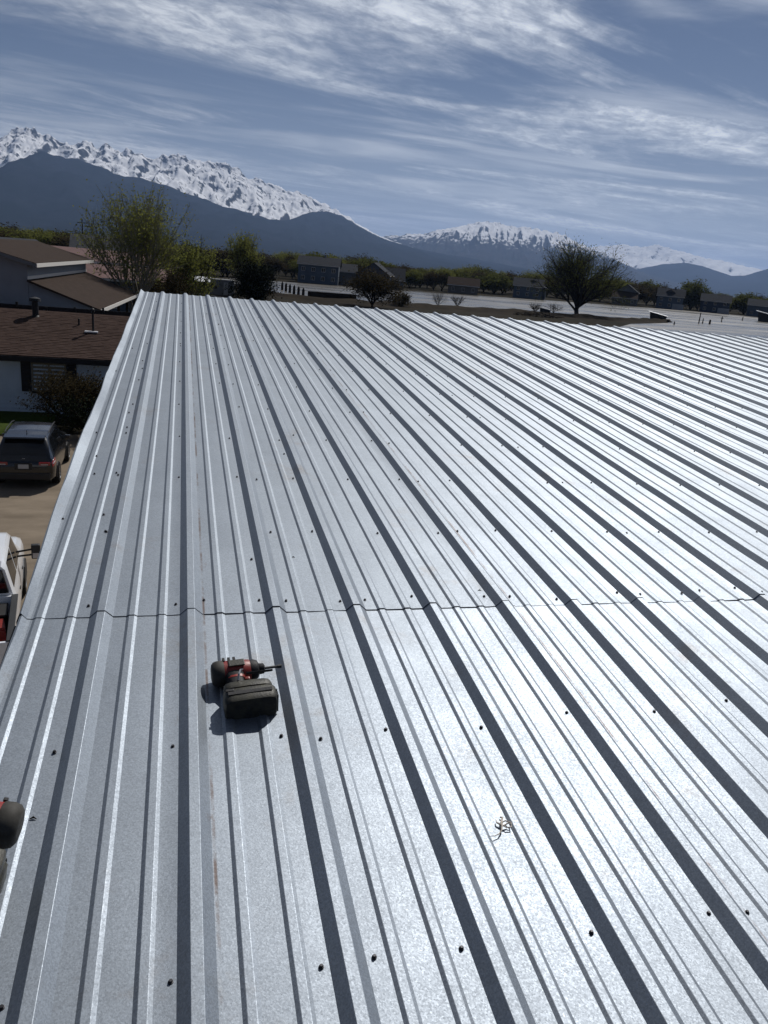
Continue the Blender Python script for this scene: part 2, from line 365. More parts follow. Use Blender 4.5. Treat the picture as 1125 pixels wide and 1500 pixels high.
# ---- mountains
def mountain_mat(name, snowline, soft, slope_bias, rock=(.042, .042, .044), veg=(.020, .023, .020), nscale=.004):
    m = bpy.data.materials.new(name); m.use_nodes = True; nt = m.node_tree; N = nt.nodes.new; L = nt.links.new
    b = nt.nodes['Principled BSDF']; b.inputs['Roughness'].default_value = .9; b.inputs['Specular IOR Level'].default_value = 0.
    gp = N('ShaderNodeNewGeometry'); sp = N('ShaderNodeSeparateXYZ'); L(gp.outputs['Position'], sp.inputs[0]); sn = N('ShaderNodeSeparateXYZ'); L(gp.outputs['Normal'], sn.inputs[0])
    def nz(sc, det, rough=.65):
        n = N('ShaderNodeTexNoise'); n.inputs['Scale'].default_value = sc; n.inputs['Detail'].default_value = det; n.inputs['Roughness'].default_value = rough; L(gp.outputs['Position'], n.inputs[0]); return n.outputs[0]
    def Mx(op, a, c):
        n = N('ShaderNodeMath'); n.operation = op
        for k, v in enumerate((a, c)):
            if isinstance(v, (int, float)): n.inputs[k].default_value = v
            else: L(v, n.inputs[k])
        return n.outputs[0]
    h = Mx('ADD', sp.outputs[2], Mx('MULTIPLY', Mx('SUBTRACT', nz(nscale, 8), .5), 620.))
    h = Mx('ADD', h, Mx('MULTIPLY', Mx('SUBTRACT', sn.outputs[2], .62), slope_bias))
    mr = N('ShaderNodeMapRange'); mr.interpolation_type = 'SMOOTHSTEP'; mr.inputs[1].default_value = snowline-soft; mr.inputs[2].default_value = snowline+soft; L(h, mr.inputs[0])
    mp = N('ShaderNodeMapping'); mp.inputs['Scale'].default_value = (.20, .6, 1); r0_ = N('ShaderNodeMapping'); r0_.inputs['Rotation'].default_value = (0, rad(-40), 0); L(gp.outputs['Position'], r0_.inputs[0]); L(r0_.outputs[0], mp.inputs[0])
    rk = N('ShaderNodeTexNoise'); rk.inputs['Scale'].default_value = nscale*2.4; rk.inputs['Detail'].default_value = 10; rk.inputs['Roughness'].default_value = .76; L(mp.outputs[0], rk.inputs[0])
    rv = Mx('ADD', rk.outputs[0], Mx('MULTIPLY', Mx('SUBTRACT', sn.outputs[2], .72), .55))
    rv = Mx('ADD', rv, Mx('MULTIPLY', Mx('SUBTRACT', sp.outputs[2], snowline+300.), -.00006))
    rr_ = N('ShaderNodeMapRange'); rr_.interpolation_type = 'SMOOTHSTEP'; rr_.inputs[1].default_value = .475; rr_.inputs[2].default_value = .56; L(rv, rr_.inputs[0])
    snow_fac = Mx('MULTIPLY', mr.outputs[0], rr_.outputs[0])
    gr = N('ShaderNodeMapRange'); gr.inputs[1].default_value = .4; gr.inputs[2].default_value = .6; L(nz(.0035, 7), gr.inputs[0])
    m1 = N('ShaderNodeMix'); m1.data_type = 'RGBA'; L(gr.outputs[0], m1.inputs[0]); m1.inputs[6].default_value = (*rock, 1); m1.inputs[7].default_value = (*veg, 1)
    m2 = N('ShaderNodeMix'); m2.data_type = 'RGBA'; L(snow_fac, m2.inputs[0]); L(m1.outputs[2], m2.inputs[6]); m2.inputs[7].default_value = (.80, .81, .83, 1)
    L(m2.outputs[2], b.inputs['Base Color'])
    return m
def lerp_list(pts, a):
    if a <= pts[0][0]: return pts[0][1]
    for (a0, e0), (a1, e1) in zip(pts[:-1], pts[1:]):
        if a <= a1:
            return e0 + (e1-e0)*(a-a0)/(a1-a0)
    return pts[-1][1]
def massif(name, ridge, dist, depth, nu, nv, seed, material, gully=.30, jag=.012, spur=1.6, prof=1.25, back=.5, skew=0.):
    """ridge: (bearing, elevation angle) of the crest; dist: metres to the crest at each bearing; the flanks fall away on both sides"""
    a0, a1 = ridge[0][0], ridge[-1][0]
    b = MB(); rows = []
    cr = []
    for i in range(nu):
        a = a0+(a1-a0)*i/(nu-1); d = lerp_list(dist, a); z = CAM_Z + d*tan(rad(lerp_list(ridge, a)))
        cr.append((d*sin(rad(a)), d*cos(rad(a)), z))
    arc = [0.]
    for p, q in zip(cr[:-1], cr[1:]): arc.append(arc[-1]+hypot(q[0]-p[0], q[1]-p[1]))
    vs = [-back*(1-k/8) for k in range(8)] + [(k/(nv-1))**1.15 for k in range(nv)]
    am = rad((a0+a1)/2); dirx, diry = -sin(am), -cos(am)
    for v in vs:
        row = []
        for i, (x, y, z) in enumerate(cr):
            s = arc[i]/1000.
            t = abs(v)
            w = MN.noise(Vector((s*.8, t*2.2, seed)))*.7 + MN.noise(Vector((s*2.3, t*5, seed+3)))*.25
            fin = 1-abs(MN.noise(Vector((s*spur+w+skew*t, t*.9, seed+5))))*2          # fins that run down the flank
            fin2 = 1-abs(MN.noise(Vector((s*spur*2.7+w*2+skew*2*t, t*2.1, seed+9))))*2
            fin3 = MN.fractal(Vector((s*spur*5+skew*4*t, t*7, seed+2)), .9, 2.1, 5)
            env = min(1, t*4.5)*max(0, 1-t)**.7
            base = z*max(0., 1-t)**prof
            rm = MN.ridged_multi_fractal(Vector((s*spur*.9+skew*t*1.4+w*.6, t*.8, seed+7)), .95, 2.1, 6, .95, 1.9)-1.1
            hh = base + z*gully*env*((fin-.45)*.28+(fin2-.45)*.28+fin3*.20+rm*.26)
            hh += z*jag*MN.fractal(Vector((s*9, t*14, seed+1)), .9, 2.0, 5)*(1.2 if t < .06 else 1.)*max(0, 1-t)
            row.append((x+dirx*depth*v + fin*110*env*diry*.3, y+diry*depth*v, hh if t < .985 else -30.))
        rows.append(row)
    b.grid(rows); o = b.build(name, material, smooth=180, recalc=False)
    if sum(p.normal.z*p.area for p in o.data.polygons) < 0: o.data.flip_normals()
    return tag(o, kind='structure')
RIDGE1 = [(-22, 2.6), (-18, 3.1), (-15.43, 3.42), (-13.24, 4.09), (-10.95, 5.34), (-10.25, 5.74), (-9.58, 6.02), (-8.82, 5.94), (-7.86, 5.57), (-7.07, 5.4), (-6.05, 5.68), (-4.63, 5.51), (-3.38, 5.46), (-1.89, 5.23), (0.05, 5.53), (1.37, 5.39), (2.93, 5.31), (4.3, 4.82), (5.92, 4.38), (7.55, 4.11), (8.74, 3.79), (9.95, 3.33), (11.16, 2.86), (12.4, 2.21), (13.64, 1.74), (15.61, 1.27), (17.58, 0.85)]
FOOT1 = [(-22, 1.8), (-15.51, 2.47), (-12.58, 3.03), (-11.06, 3.53), (-10.08, 3.92), (-9.28, 4.49), (-8.6, 4.85), (-7.49, 4.71), (-5.89, 4.51), (-4.24, 4.06), (-2.54, 3.92), (-0.81, 3.61), (0.96, 3.2), (2.32, 2.82), (4.15, 2.57), (6.01, 2.22), (7.18, 2.32), (8.32, 2.87), (9.72, 3.12), (10.68, 2.93), (12.66, 2.01), (13.64, 1.69), (15.61, 1.27), (17.56, 1.07), (20.47, 0.87), (24, .5)]
RIDGE2 = [(11.74, 1.48), (13.64, 1.78), (15.53, 2.13), (16.71, 2.27), (17.87, 2.64), (19.25, 3.02), (20.17, 3.27), (20.86, 3.42), (21.81, 3.32), (23.0, 3.19), (24.17, 3.19), (25.12, 3.05), (26.05, 2.99), (27.05, 2.49), (28.25, 2.15), (29.7, 1.65), (31.14, 1.1), (33, .7)]
RIDGE3 = [(25.5, 1.9), (27.77, 2.29), (29.1, 2.48), (30.19, 2.65), (31.32, 2.56), (32.28, 2.81), (33.28, 2.58), (34.39, 2.41), (35.5, 2.16), (36.56, 2.11), (37.63, 1.94), (38.69, 1.78), (39.73, 1.61), (41.51, 1.55), (44.17, 1.49), (52, 1.3)]
FOOT3 = [(27, .3), (28.97, 0.6), (31.35, 1.16), (32.82, 1.59), (34.21, 1.8), (35.39, 1.68), (36.28, 1.45), (37.24, 1.23), (37.97, 1.29), (38.72, 1.61), (39.64, 1.98), (42.08, 2.41), (45.75, 2.41), (52, 2.2)]
massif('mountain', RIDGE1, [(-22, 9800), (0, 10000), (18, 11500)], 3600, 640, 110, 11.3, mountain_mat('snowy_rock', 520, 70, 900, nscale=.0055), gully=.28, jag=.048, spur=2.0, skew=1.6)
massif('mountain_foothill', FOOT1, [(-22, 7900), (6, 8300), (9, 9300), (11, 9600), (24, 9600)], 3300, 260, 46, 31.7, mountain_mat('dark_slope', 900, 60, 350, (.015, .019, .023), (.009, .013, .013)), gully=.30, jag=.022, spur=1.5, back=.25, skew=.6)
massif('mountain_second', RIDGE2, [(11, 13000), (33, 13500)], 4200, 420, 90, 51.1, mountain_mat('streaked_rock', 720, 60, 800, nscale=.006), gully=.32, jag=.045, spur=2.2)
massif('mountain_third', RIDGE3, [(25, 19000), (52, 19000)], 5000, 420, 80, 71.9, mountain_mat('far_snow', 560, 80, 800, nscale=.006), gully=.30, jag=.028, spur=1.2)
massif('mountain_hills', FOOT3, [(27, 14500), (52, 14500)], 3600, 180, 30, 91.2, mountain_mat('blue_hill', 700, 60, 300, (.015, .019, .023), (.009, .013, .013)), gully=.16, jag=.010, spur=1.1, back=.3)

def make_haze():
    b = MB(); b.box(-33000, 33000, -33000, 33000, -50, 1700)
    m = bpy.data.materials.new('haze_air'); m.use_nodes = True; nt = m.node_tree; nt.nodes.clear()
    out = nt.nodes.new('ShaderNodeOutputMaterial'); v = nt.nodes.new('ShaderNodeVolumePrincipled')
    v.inputs['Color'].default_value = (.40, .59, 1.0, 1); v.inputs['Density'].default_value = HAZE; v.inputs['Anisotropy'].default_value = .2
    nt.links.new(v.outputs[0], out.inputs['Volume'])
    o = b.build('haze', m); tag(o, kind='stuff')
HAZE = 4.4e-5
make_haze()

# ------------------------------------------------------------------ the metal-roofed building we stand on
S = .2286; X0 = .0275                     # rib spacing, centre of rib 0
LAP = Vector((0, 1.95, CAM_Z-.9468)); AL, AU = rad(4.916), rad(3.924); TLEN = 6.68; TLOW = -4.6
def roof_pt(x, t, z=0.):
    a = AL if t <= 0 else AU
    return Vector((x, LAP.y+t*cos(a)-z*sin(a), LAP.z+t*sin(a)+z*cos(a)))
def roof_h(x):
    """height of the rolled profile above the pan at x"""
    u = (x-X0)/S; i = floor(u+.5); d = abs(x-(X0+i*S))
    if d < .0295: return .019*min(1, (.0295-d)/.020)
    for k in (1/3, 2/3):
        f = u-floor(u); dd = abs(f-k)*S
        if dd < .014: return .0039*min(1, (.014-dd)/.007)
    return 0.
NR = 60
building = thing('metal_roofed_building', (0, 0, 0), 0, 'long low-slope building with ribbed galvanised metal roof and dark screws', 'building')
def profile(i0, i1, first, last):
    xs = []
    for i in range(i0, i1+1):
        c = X0+i*S
        if i == i0 and first: pass
        else: xs += [c-.0295, c-.0225]
        if i == i0 and first:
            pass
        else: xs += [c-.0100, c-.0090]
        if i == i0 and not first: xs = [c-.0300, c-.0295, c-.0225, c-.0100, c-.0090]
        if not (i == i0 and first): xs += [c+.0090, c+.0100, c+.0225, c+.0295]
        if i < i1:
            for k in (1/3, 2/3):
                m_ = c+S*k
                if i == i0 and first and k < .3: continue
                xs += [m_-.026, m_-.014, m_-.0075, m_-.0065, m_+.0065, m_+.0075, m_+.014, m_+.026]
        else: xs += [c+.034]
    return sorted(set(round(x, 5) for x in xs))
sheets = {}
def make_sheet(i0, i1, first, upper, idx):
    rng = random.Random(1000+idx*2+upper)
    t0, t1 = (0., TLEN) if upper else (TLOW, .03)
    nt_ = 54 if upper else 40
    ts = [t0+(t1-t0)*(k/nt_) for k in range(nt_+1)]
    if upper: ts = [0., .012, .03, .06] + ts[1:]
    xs = profile(i0, i1, first, False)
    edge = X0-2*S
    rows = []
    z_up = .0014 if upper else 0.
    sd = rng.random()*100
    for t in ts:
        row = []
        if first:   # bent-up, slightly crumpled rake edge, folded over
            cr = .007*MN.noise(Vector((t*7, 3.3, sd))) + .004*MN.noise(Vector((t*17, 1.3, sd)))
            wv = .007*MN.noise(Vector((t*2.2, 8.1, sd)))
            ex = exp(-(max(t, 0)/.45)**2); wv += .011+.019*ex; zp = -.011*ex
            for dx, dz in ((-.006+wv, -.10), (-.002+wv, .006+cr+zp*.5), (.001+wv+cr*.5, .0250+cr+zp), (.005+wv, .0262+cr+zp), (.044+wv*.12, .0012), (.057, 0.)):
                row.append(roof_pt(edge+dx, t, dz+z_up))
        for x in xs:
            h = roof_h(x)
            w = .0017*MN.noise(Vector((x*5.5+sd, t*2.1, sd))) + .0008*MN.noise(Vector((x*14, t*9, sd+4)))
            over = .0014*(x > X0+i1*S-.04)
            lip = 0.
            if upper and t < .05:
                lip = max(0, MN.noise(Vector((x*3.1, 2.2, sd)))*.9+.12)*.0015*(1-t/.05)
            if not upper and t > -.02 and t <= .03: w -= .0016
            row.append(roof_pt(x, t, h+w+over+z_up+lip))
        rows.append(row)
    b = MB(); b.grid(rows)
    if upper:      # thickness of the cut edge along the lap
        top = rows[0]; b.grid([[p+Vector((0, 0, -.0014)) for p in top], top])
    me = b.mesh('roof_sheet', M['steel'], smooth=8, recalc=False)
    if sum(p.normal.z for p in me.polygons) < 0: me.flip_normals()
    if upper:
        me.materials.append(M['steel_lip'])
        n = (len(rows)-1)*(len(rows[0])-1)
        for p in list(me.polygons)[n:]: p.material_index = 1
    sheets[(idx, upper)] = put('roof_sheet', me, building)
spans = [(-2, 0, True)] + [(k, k+4, False) for k in range(0, NR, 4)]
for idx, (i0, i1, first) in enumerate(spans):
    for upper in (0, 1): make_sheet(i0, i1, first, upper, idx)
XR = X0+NR*S
b = MB()
for (ta, tb) in ((TLOW+.1, -.01), (.01, TLEN-.12)):
    q = [roof_pt(x, t, z) for z in (-.09, -.012) for t in (ta, tb) for x in (X0-2*S+.02, XR-.1)]
    b.add(q, [(0, 2, 3, 1), (4, 5, 7, 6), (0, 1, 5, 4), (2, 6, 7, 3), (0, 4, 6, 2), (1, 3, 7, 5)])
b.build('roof_light_block', M['light_block'], building)  # unseen slabs added under the sheets to block light
y0, y1 = LAP.y+TLOW*cos(AL)+.25, LAP.y+TLEN*cos(AU)-.25; xa, xb = X0-2*S+.06, XR-.2
def top(y): return roof_pt(0, (y-LAP.y)/cos(AU), -.095).z
for nm, poly, ax, a, c in (('wall', [(y0, 0), (y1, 0), (y1, top(y1)), (LAP.y, top(LAP.y)), (y0, top(y0))], 'x', xa, xa+.15), ('wall', [(y0, 0), (y1, 0), (y1, top(y1)), (LAP.y, top(LAP.y)), (y0, top(y0))], 'x', xb-.15, xb)):
    b = MB(); b.prism(poly, ax, a, c); b.build(nm, M['siding'], building)
b = MB(); b.box(xa+.15, xb-.15, y1-.15, y1, 0, top(y1)-.01); b.build('wall', M['siding'], building)
b = MB(); b.box(xa+.15, xb-.15, y0, y0+.15, 0, top(y0)-.01); b.build('wall', M['siding'], building)

# screws with rubber washers: both sides of every third rib, one side of the others
def screw_mesh():
    b = MB()
    b.lathe([(0, .0044), (.0010, .0042), (.0013, .0036)], 'z', 10)
    b.lathe([(.0013, .0032), (.0040, .0030), (.0045, .0024)], 'z', 6)
    me = b.mesh('screw', M['screw'], smooth=30); return me
SCREW = screw_mesh()
spots = []; rs = random.Random(5)
rowt = [-2.14, -1.6, -1.06, -.52, .045] + [.55+.545*k for k in range(12)]
for rt in rowt:
    for i in range(-1, NR):
        sides = (-1, 1) if (i % 3 == 1 or rt == .045 and i % 2 == 0) else (-1,)
        for sd in sides:
            if rs.random() < .06: continue
            dt = rs.gauss(0, .012) + (rs.uniform(0, .03) if rt == .045 else 0)
            if rt == .045: dt = max(dt, -.02)
            spots.append((X0+i*S+sd*rs.uniform(.036, .043), rt+dt))
for k in range(16): spots.append((X0-1*S-rs.uniform(.03, .19), rs.uniform(.3, 4.6)))     # extra fixings beside the rake
for k in range(14): spots.append((X0+rs.randint(-1, 20)*S+rs.choice((-.04, .04, .05)), rs.uniform(.3, 5)))
spots = [s for s in spots if roof_h(s[0]) < .0005]
def vis(s):
    p = roof_pt(*s)-cam.matrix_world.translation; d = p.dot(F_)
    return d > .3 and abs(p.dot(R2)/d) < .52 and abs(p.dot(U2)/d) < .69
inview = sorted([s for s in spots if vis(s)], key=lambda s: (roof_pt(*s)-cam.matrix_world.translation).length)
rest = inview[290:] + [s for s in spots if not vis(s)]
def sheet_for(x, t):
    for idx, (i0, i1, first) in enumerate(spans):
        if x <= X0+i1*S+.03: return sheets[(idx, 1 if t > 0 else 0)]
    return building
for (x, t) in inview[:290]:
    p = roof_pt(x, t, .0008+(.002 if t > 0 else 0)); a = AL if t <= 0 else AU
    put('screw', SCREW, sheet_for(x, t), Matrix.Translation(p) @ Matrix.Rotation(a+rs.gauss(0, .06), 4, 'X') @ Matrix.Rotation(rs.random()*6, 4, 'Z'))
b = MB(); sv = [v.co.copy() for v in SCREW.vertices]; sf = [tuple(p.vertices) for p in SCREW.polygons]
for (x, t) in rest:
    p = roof_pt(x, t, .0008+(.002 if t > 0 else 0)); b.add([p+v for v in sv], sf)
tag(b.build('screws', M['screw'], building), kind='stuff')

# ------------------------------------------------------------------ cordless drills and the twig on the roof
def drill(name, label, mtx):
    """local: x along the bit, y up the tool (handle runs to -y), z across the tool"""
    r = put(name, None); tag(r, label, 'drill', 'cordless drills on the roof'); r.matrix_world = mtx
    class MBd(MB):
        def build(s, nm, *a, **k):
            body = nm in ('motor_housing', 'rear_cap', 'vent', 'side_badge', 'nose', 'collet', 'bit', 'spare_bit')
            s.v = [(x*(.84 if body else 1.), (y if y > -.03 else (-.03+(y+.03)*.55 if y > -.115 else y+.038)), z) for x, y, z in s.v]
            return MB.build(s, nm, *a, **k)
    h = MBd(); h.lathe([(-.060, .030), (-.056, .0335), (-.010, .0335), (.012, .032), (.034, .030), (.040, .027)], 'x', 18, sq=.92)
    hs = h.build('motor_housing', M['red'], r, smooth=35)
    b = MBd(); b.lathe([(-.082, .018), (-.080, .026), (-.074, .0325), (-.063, .0352), (-.046, .0350), (-.043, .033)], 'x', 18, sq=.95); b.build('rear_cap', M['greyrub'], r, smooth=40)
    b = MBd()
    for k in range(3): b.box(-.046+k*.016, -.038+k*.016, .012, .024, .0262, .0315)
    b.build('vent', M['blackpl'], hs)
    b = MBd(); b.box(-.030, .020, -.014, .010, -.0345, -.0295); b.box(-.030, .020, -.014, .010, .0295, .0335); b.build('side_badge', M['dusty'], hs, bevel=.002)
    b = MBd(); b.lathe([(.038, .028), (.048, .0285), (.060, .024), (.064, .018)], 'x', 18, sq=.95); nose = b.build('nose', M['blackpl'], r, smooth=35)
    b = MBd(); b.lathe([(.062, .013), (.066, .0145), (.080, .0135), (.083, .009)], 'x', 14); b.build('collet', M['blackpl'], r, smooth=35)
    b = MBd(); b.lathe([(.080, .0036), (.122, .0036), (.123, .005), (.136, .005), (.137, .003)], 'x', 6); b.build('bit', M['trimblk'], r)
    def loft(secs, n=16, e=3.):
        m = MBd(); vs = []; fs = []
        for (cx, cy, hx, hz) in secs:
            for k in range(n):
                a = 2*pi*k/n; cc, ss = cos(a), sin(a)
                vs.append((cx+hx*math.copysign(abs(cc)**(2/e), cc), cy, hz*math.copysign(abs(ss)**(2/e), ss)))
        for i in range(len(secs)-1):
            for k in range(n): fs.append((i*n+k, i*n+(k+1) % n, (i+1)*n+(k+1) % n, (i+1)*n+k))
        fs += [tuple(range(n)), tuple(range((len(secs)-1)*n, len(secs)*n))]; return m.add(vs, fs)
    loft([(-.012, -.020, .030, .024), (-.012, -.040, .024, .020), (-.009, -.070, .0205, .0185), (-.005, -.100, .021, .0185), (.002, -.118, .030, .022)]).build('handle', M['blackpl'], r, smooth=50)
    loft([(-.010, -.034, .0262, .0205), (-.010, -.050, .0235, .0203)]).build('handle_collar', M['red'], r, smooth=50)
    b = MBd(); b.box(.012, .026, -.056, -.034, -.009, .009); b.build('trigger', M['red'], r, bevel=.004)
    loft([(.010, -.110, .050, .030), (.012, -.118, .060, .036), (.013, -.134, .062, .038), (.013, -.140, .061, .037)], e=5).build('foot', M['dusty'], r, smooth=40)
    bat = loft([(.013, -.141, .061, .0345), (.014, -.147, .066, .0365), (.014, -.180, .066, .0365), (.014, -.187, .062, .033)], e=6).build('battery', M['dusty'], r, smooth=40)
    b = MBd(); b.box(-.040, .068, -.168, -.157, .0362, .0382); b.build('battery_stripe', M['blackpl'], bat)
    b = MBd(); b.box(-.046, -.024, -.156, -.147, .0355, .0395); b.build('release_button', M['blackpl'], bat, bevel=.002)
    b = MBd()
    for k in range(3): b.box(.0785, .0815, -.179+k*.010, -.174+k*.010, -.026, .026)
    b.build('battery_ribs', M['blackpl'], bat)
    # bit holder bar and belt clip at the foot of the housing
    b = MBd(); b.lathe([(.020, .0045), (.062, .0042), (.100, .0036), (.101, .002)], 'x', 8, c=(0, -.040, .020)); b.build('spare_bit', M['trimblk'], r)
    b = MBd(); b.tube([(-.010, -.116, .036), (-.006, -.092, .044), (.000, -.062, .044), (.006, -.052, .040)], .0028, 6); b.build('belt_clip', M['chrome'], r)
    return r
tilt = Matrix.Rotation(AL, 4, 'X')
p = roof_pt(.132, -.320, .0335)
drill('cordless_drill', 'red and black cordless drill lying on its side with chunky dusty battery',
      Matrix.Translation(p) @ tilt @ Matrix.Scale(.90, 4) @ Matrix.Rotation(rad(4), 4, 'Z') @ Matrix.Rotation(rad(-3), 4, 'Y') @ Matrix.Rotation(rad(4), 4, 'X'))
p = roof_pt(-.306, -.85, .1505)
drill('cordless_drill', 'second cordless drill standing upright on its battery beside the rake edge',
      Matrix.Translation(p) @ tilt @ Matrix.Rotation(rad(9), 4, 'Y') @ Matrix.Rotation(rad(172), 4, 'Z') @ Matrix.Rotation(rad(90), 4, 'X'))
rt = random.Random(3)
b = MB(); c = roof_pt(.612, -.83, .004)
def crv(pts, r0, r1, n=5):
    b.tube([c+Vector((p[0]*.72, p[1]*.72, p[2]*.35)) for p in pts], [.50*(r0+(r1-r0)*k/(len(pts)-1)) for k in range(len(pts))], n)
crv([(-.006, .012, .004), (-.010, -.002, .005), (-.016, -.016, .004), (-.028, -.028, .002), (-.044, -.034, .001), (-.060, -.032, .001)], .0048, .0009)
crv([(-.006, .010, .004), (.006, .014, .008), (.018, .004, .009), (.014, -.010, .006), (.000, -.010, .004), (-.008, .000, .005)], .0030, .0022)
crv([(-.010, .000, .004), (-.004, .016, .010), (.004, .028, .006), (-.002, .032, .003)], .0052, .0030)
crv([(-.006, -.004, .006), (.008, .002, .012), (.016, -.004, .010)], .0042, .0015)
crv([(-.012, .004, .005), (-.020, .012, .006), (-.018, .020, .003)], .0045, .0020)
tag(b.build('twig', M['twig'], None, smooth=60), 'small curled dry twig lying across a low rib of the roof', 'twig')
for k, (x, t, s_) in enumerate(((.93, -.60, .007), (.70, -.69, .006), (-.255, -.70, .006), (.35, .35, .005), (.90, .10, .007))):
    b = MB(); cc = roof_pt(x, t, .0015)
    b.tube([cc+Vector((-s_, 0, 0)), cc+Vector((0, s_*.3, .002)), cc+Vector((s_, -s_*.2, 0))], [.0008, .0022, .0006], 5)
    tag(b.build('mud_crumb', M['darkbark']), 'tiny dark crumb of dried mud on the metal roof', 'debris', 'mud crumbs on the roof')

# ------------------------------------------------------------------ vehicles
def lerp(a, b, t): return a+(b-a)*t
class Hull:
    """car body skinned over cross-sections: st = (y, zbottom, zbelt, ztop, half width, half width at the roof)"""
    def __init__(s, st): s.st = st
    def sec(s, y):
        st = s.st
        if y <= st[0][0]: return st[0][1:]
        for a, b in zip(st[:-1], st[1:]):
            if y <= b[0]:
                t = (y-a[0])/(b[0]-a[0]); return tuple(lerp(p, q, t) for p, q in zip(a[1:], b[1:]))
        return st[-1][1:]
    def pt(s, y, k):
        """k in 0..1 runs from the sill up the side and over the roof to the centre line"""
        zb, zl, zt, w, wt = s.sec(y)
        P = [(w*.86, zb), (w*.985, zb+.10), (w, lerp(zb, zl, .45)), (w*.985, lerp(zb, zl, .82)), (w*.95, zl), (lerp(w*.95, wt, .93), lerp(zl, zt, .86)), (wt*.93, lerp(zl, zt, .97)), (wt*.55, zt), (0, zt+.012)]
        K = [0, .10, .25, .40, .50, .72, .78, .88, 1.0]
        for i in range(len(K)-1):
            if k <= K[i+1]+1e-9:
                t = (k-K[i])/(K[i+1]-K[i]); return Vector((lerp(P[i][0], P[i+1][0], t), y, lerp(P[i][1], P[i+1][1], t)))
        return Vector((0, y, zt))
    def body(s):
        b = MB(); K = [0, .05, .10, .18, .25, .33, .40, .46, .50, .58, .66, .72, .75, .78, .83, .88, .94, 1.0]
        ys = []
        for a, c in zip(s.st[:-1], s.st[1:]):
            n = max(1, int((c[0]-a[0])/.12)); ys += [lerp(a[0], c[0], i/n) for i in range(n)]
        ys.append(s.st[-1][0])
        rows = []
        for y in ys:
            half = [s.pt(y, k) for k in K]
            rows.append([(p.x, p.y, p.z) for p in half] + [(-p.x, p.y, p.z) for p in half[-2::-1]])
        b.grid(rows); n = len(rows[0])
        b.f.append(tuple(range(n))); b.f.append(tuple(range((len(rows)-1)*n, len(rows)*n)))
        return b
    def patch(s, ya, yb, ka, kb, side, off=.008, yc=None, yd=None, n=6):
        """thin panel standing proud of the skin: edges ya..yb along the bottom, yc..yd along the top"""
        yc = ya if yc is None else yc; yd = yb if yd is None else yd
        rows = []; inner = []
        for i in range(n+1):
            v = i/n; r = []; q = []
            for j in range(n+1):
                u = j/n; y = lerp(lerp(ya, yb, u), lerp(yc, yd, u), v); k = lerp(ka, kb, v)
                p = s.pt(y, k); e = .01
                du = s.pt(y+e, k)-s.pt(y-e, k); dv = s.pt(y, min(1, k+.01))-s.pt(y, max(0, k-.01))
                nn = du.cross(dv).normalized()
                if nn.dot(Vector((p.x, 0, p.z-.8))) < 0: nn = -nn
                o = p+nn*off; w = p-nn*.01
                r.append((o.x*side, o.y, o.z)); q.append((w.x*side, w.y, w.z))
            rows.append(r); inner.append(q)
        b = MB(); b.grid(rows)
        ring = [rows[0][j] for j in range(n+1)]+[rows[i][n] for i in range(1, n+1)]+[rows[n][j] for j in range(n-1, -1, -1)]+[rows[i][0] for i in range(n-1, 0, -1)]
        ring2 = [inner[0][j] for j in range(n+1)]+[inner[i][n] for i in range(1, n+1)]+[inner[n][j] for j in range(n-1, -1, -1)]+[inner[i][0] for i in range(n-1, 0, -1)]
        b.grid([ring+[ring[0]], ring2+[ring2[0]]])
        return b
    def across(s, ya, yb, ka, off=.008, n=8):
        """panel across the car, over the centre line, between stations ya and yb, out to skin parameter ka"""
        rows = []
        for i in range(5):
            y = lerp(ya, yb, i/4); r = []
            for j in range(-n, n+1):
                k = lerp(1., ka, abs(j)/n); p = s.pt(y, k); e = .02
                d = s.pt(y+e, k)-s.pt(y-e, k); nn = Vector((0, -d.z, d.y)).normalized()
                o = p+nn*off; r.append((math.copysign(o.x, j) if j else 0, o.y, o.z))
            rows.append(r)
        b = MB(); b.grid(rows); return b
def wheel(par, x, y, r, w):
    t = MB(); t.lathe([(-w/2, r*.62), (-w/2, r*.94), (-w/2+.03, r), (w/2-.03, r), (w/2, r*.94), (w/2, r*.62)], 'x', 28, c=(x, y, r)); wh = t.build('wheel', M['tyre'], par, smooth=40)
    sx = 1 if x > 0 else -1
    q = MB(); q.lathe([(x+sx*(w/2-.05), r*.60), (x+sx*(w/2+.004), r*.62), (x+sx*(w/2+.008), r*.58), (x+sx*(w/2-.02), r*.52)], 'x', 24, c=(0, y, r))
    for k in range(5):
        a = 2*pi*k/5+.3; Mx = Matrix.Translation((x+sx*(w/2-.01), y, r)) @ Matrix.Rotation(a, 4, 'X'); q.box(-.012, .012, -.03, .03, 0, r*.58, Mx)
    q.build('rim', M['rim'], wh, smooth=40)

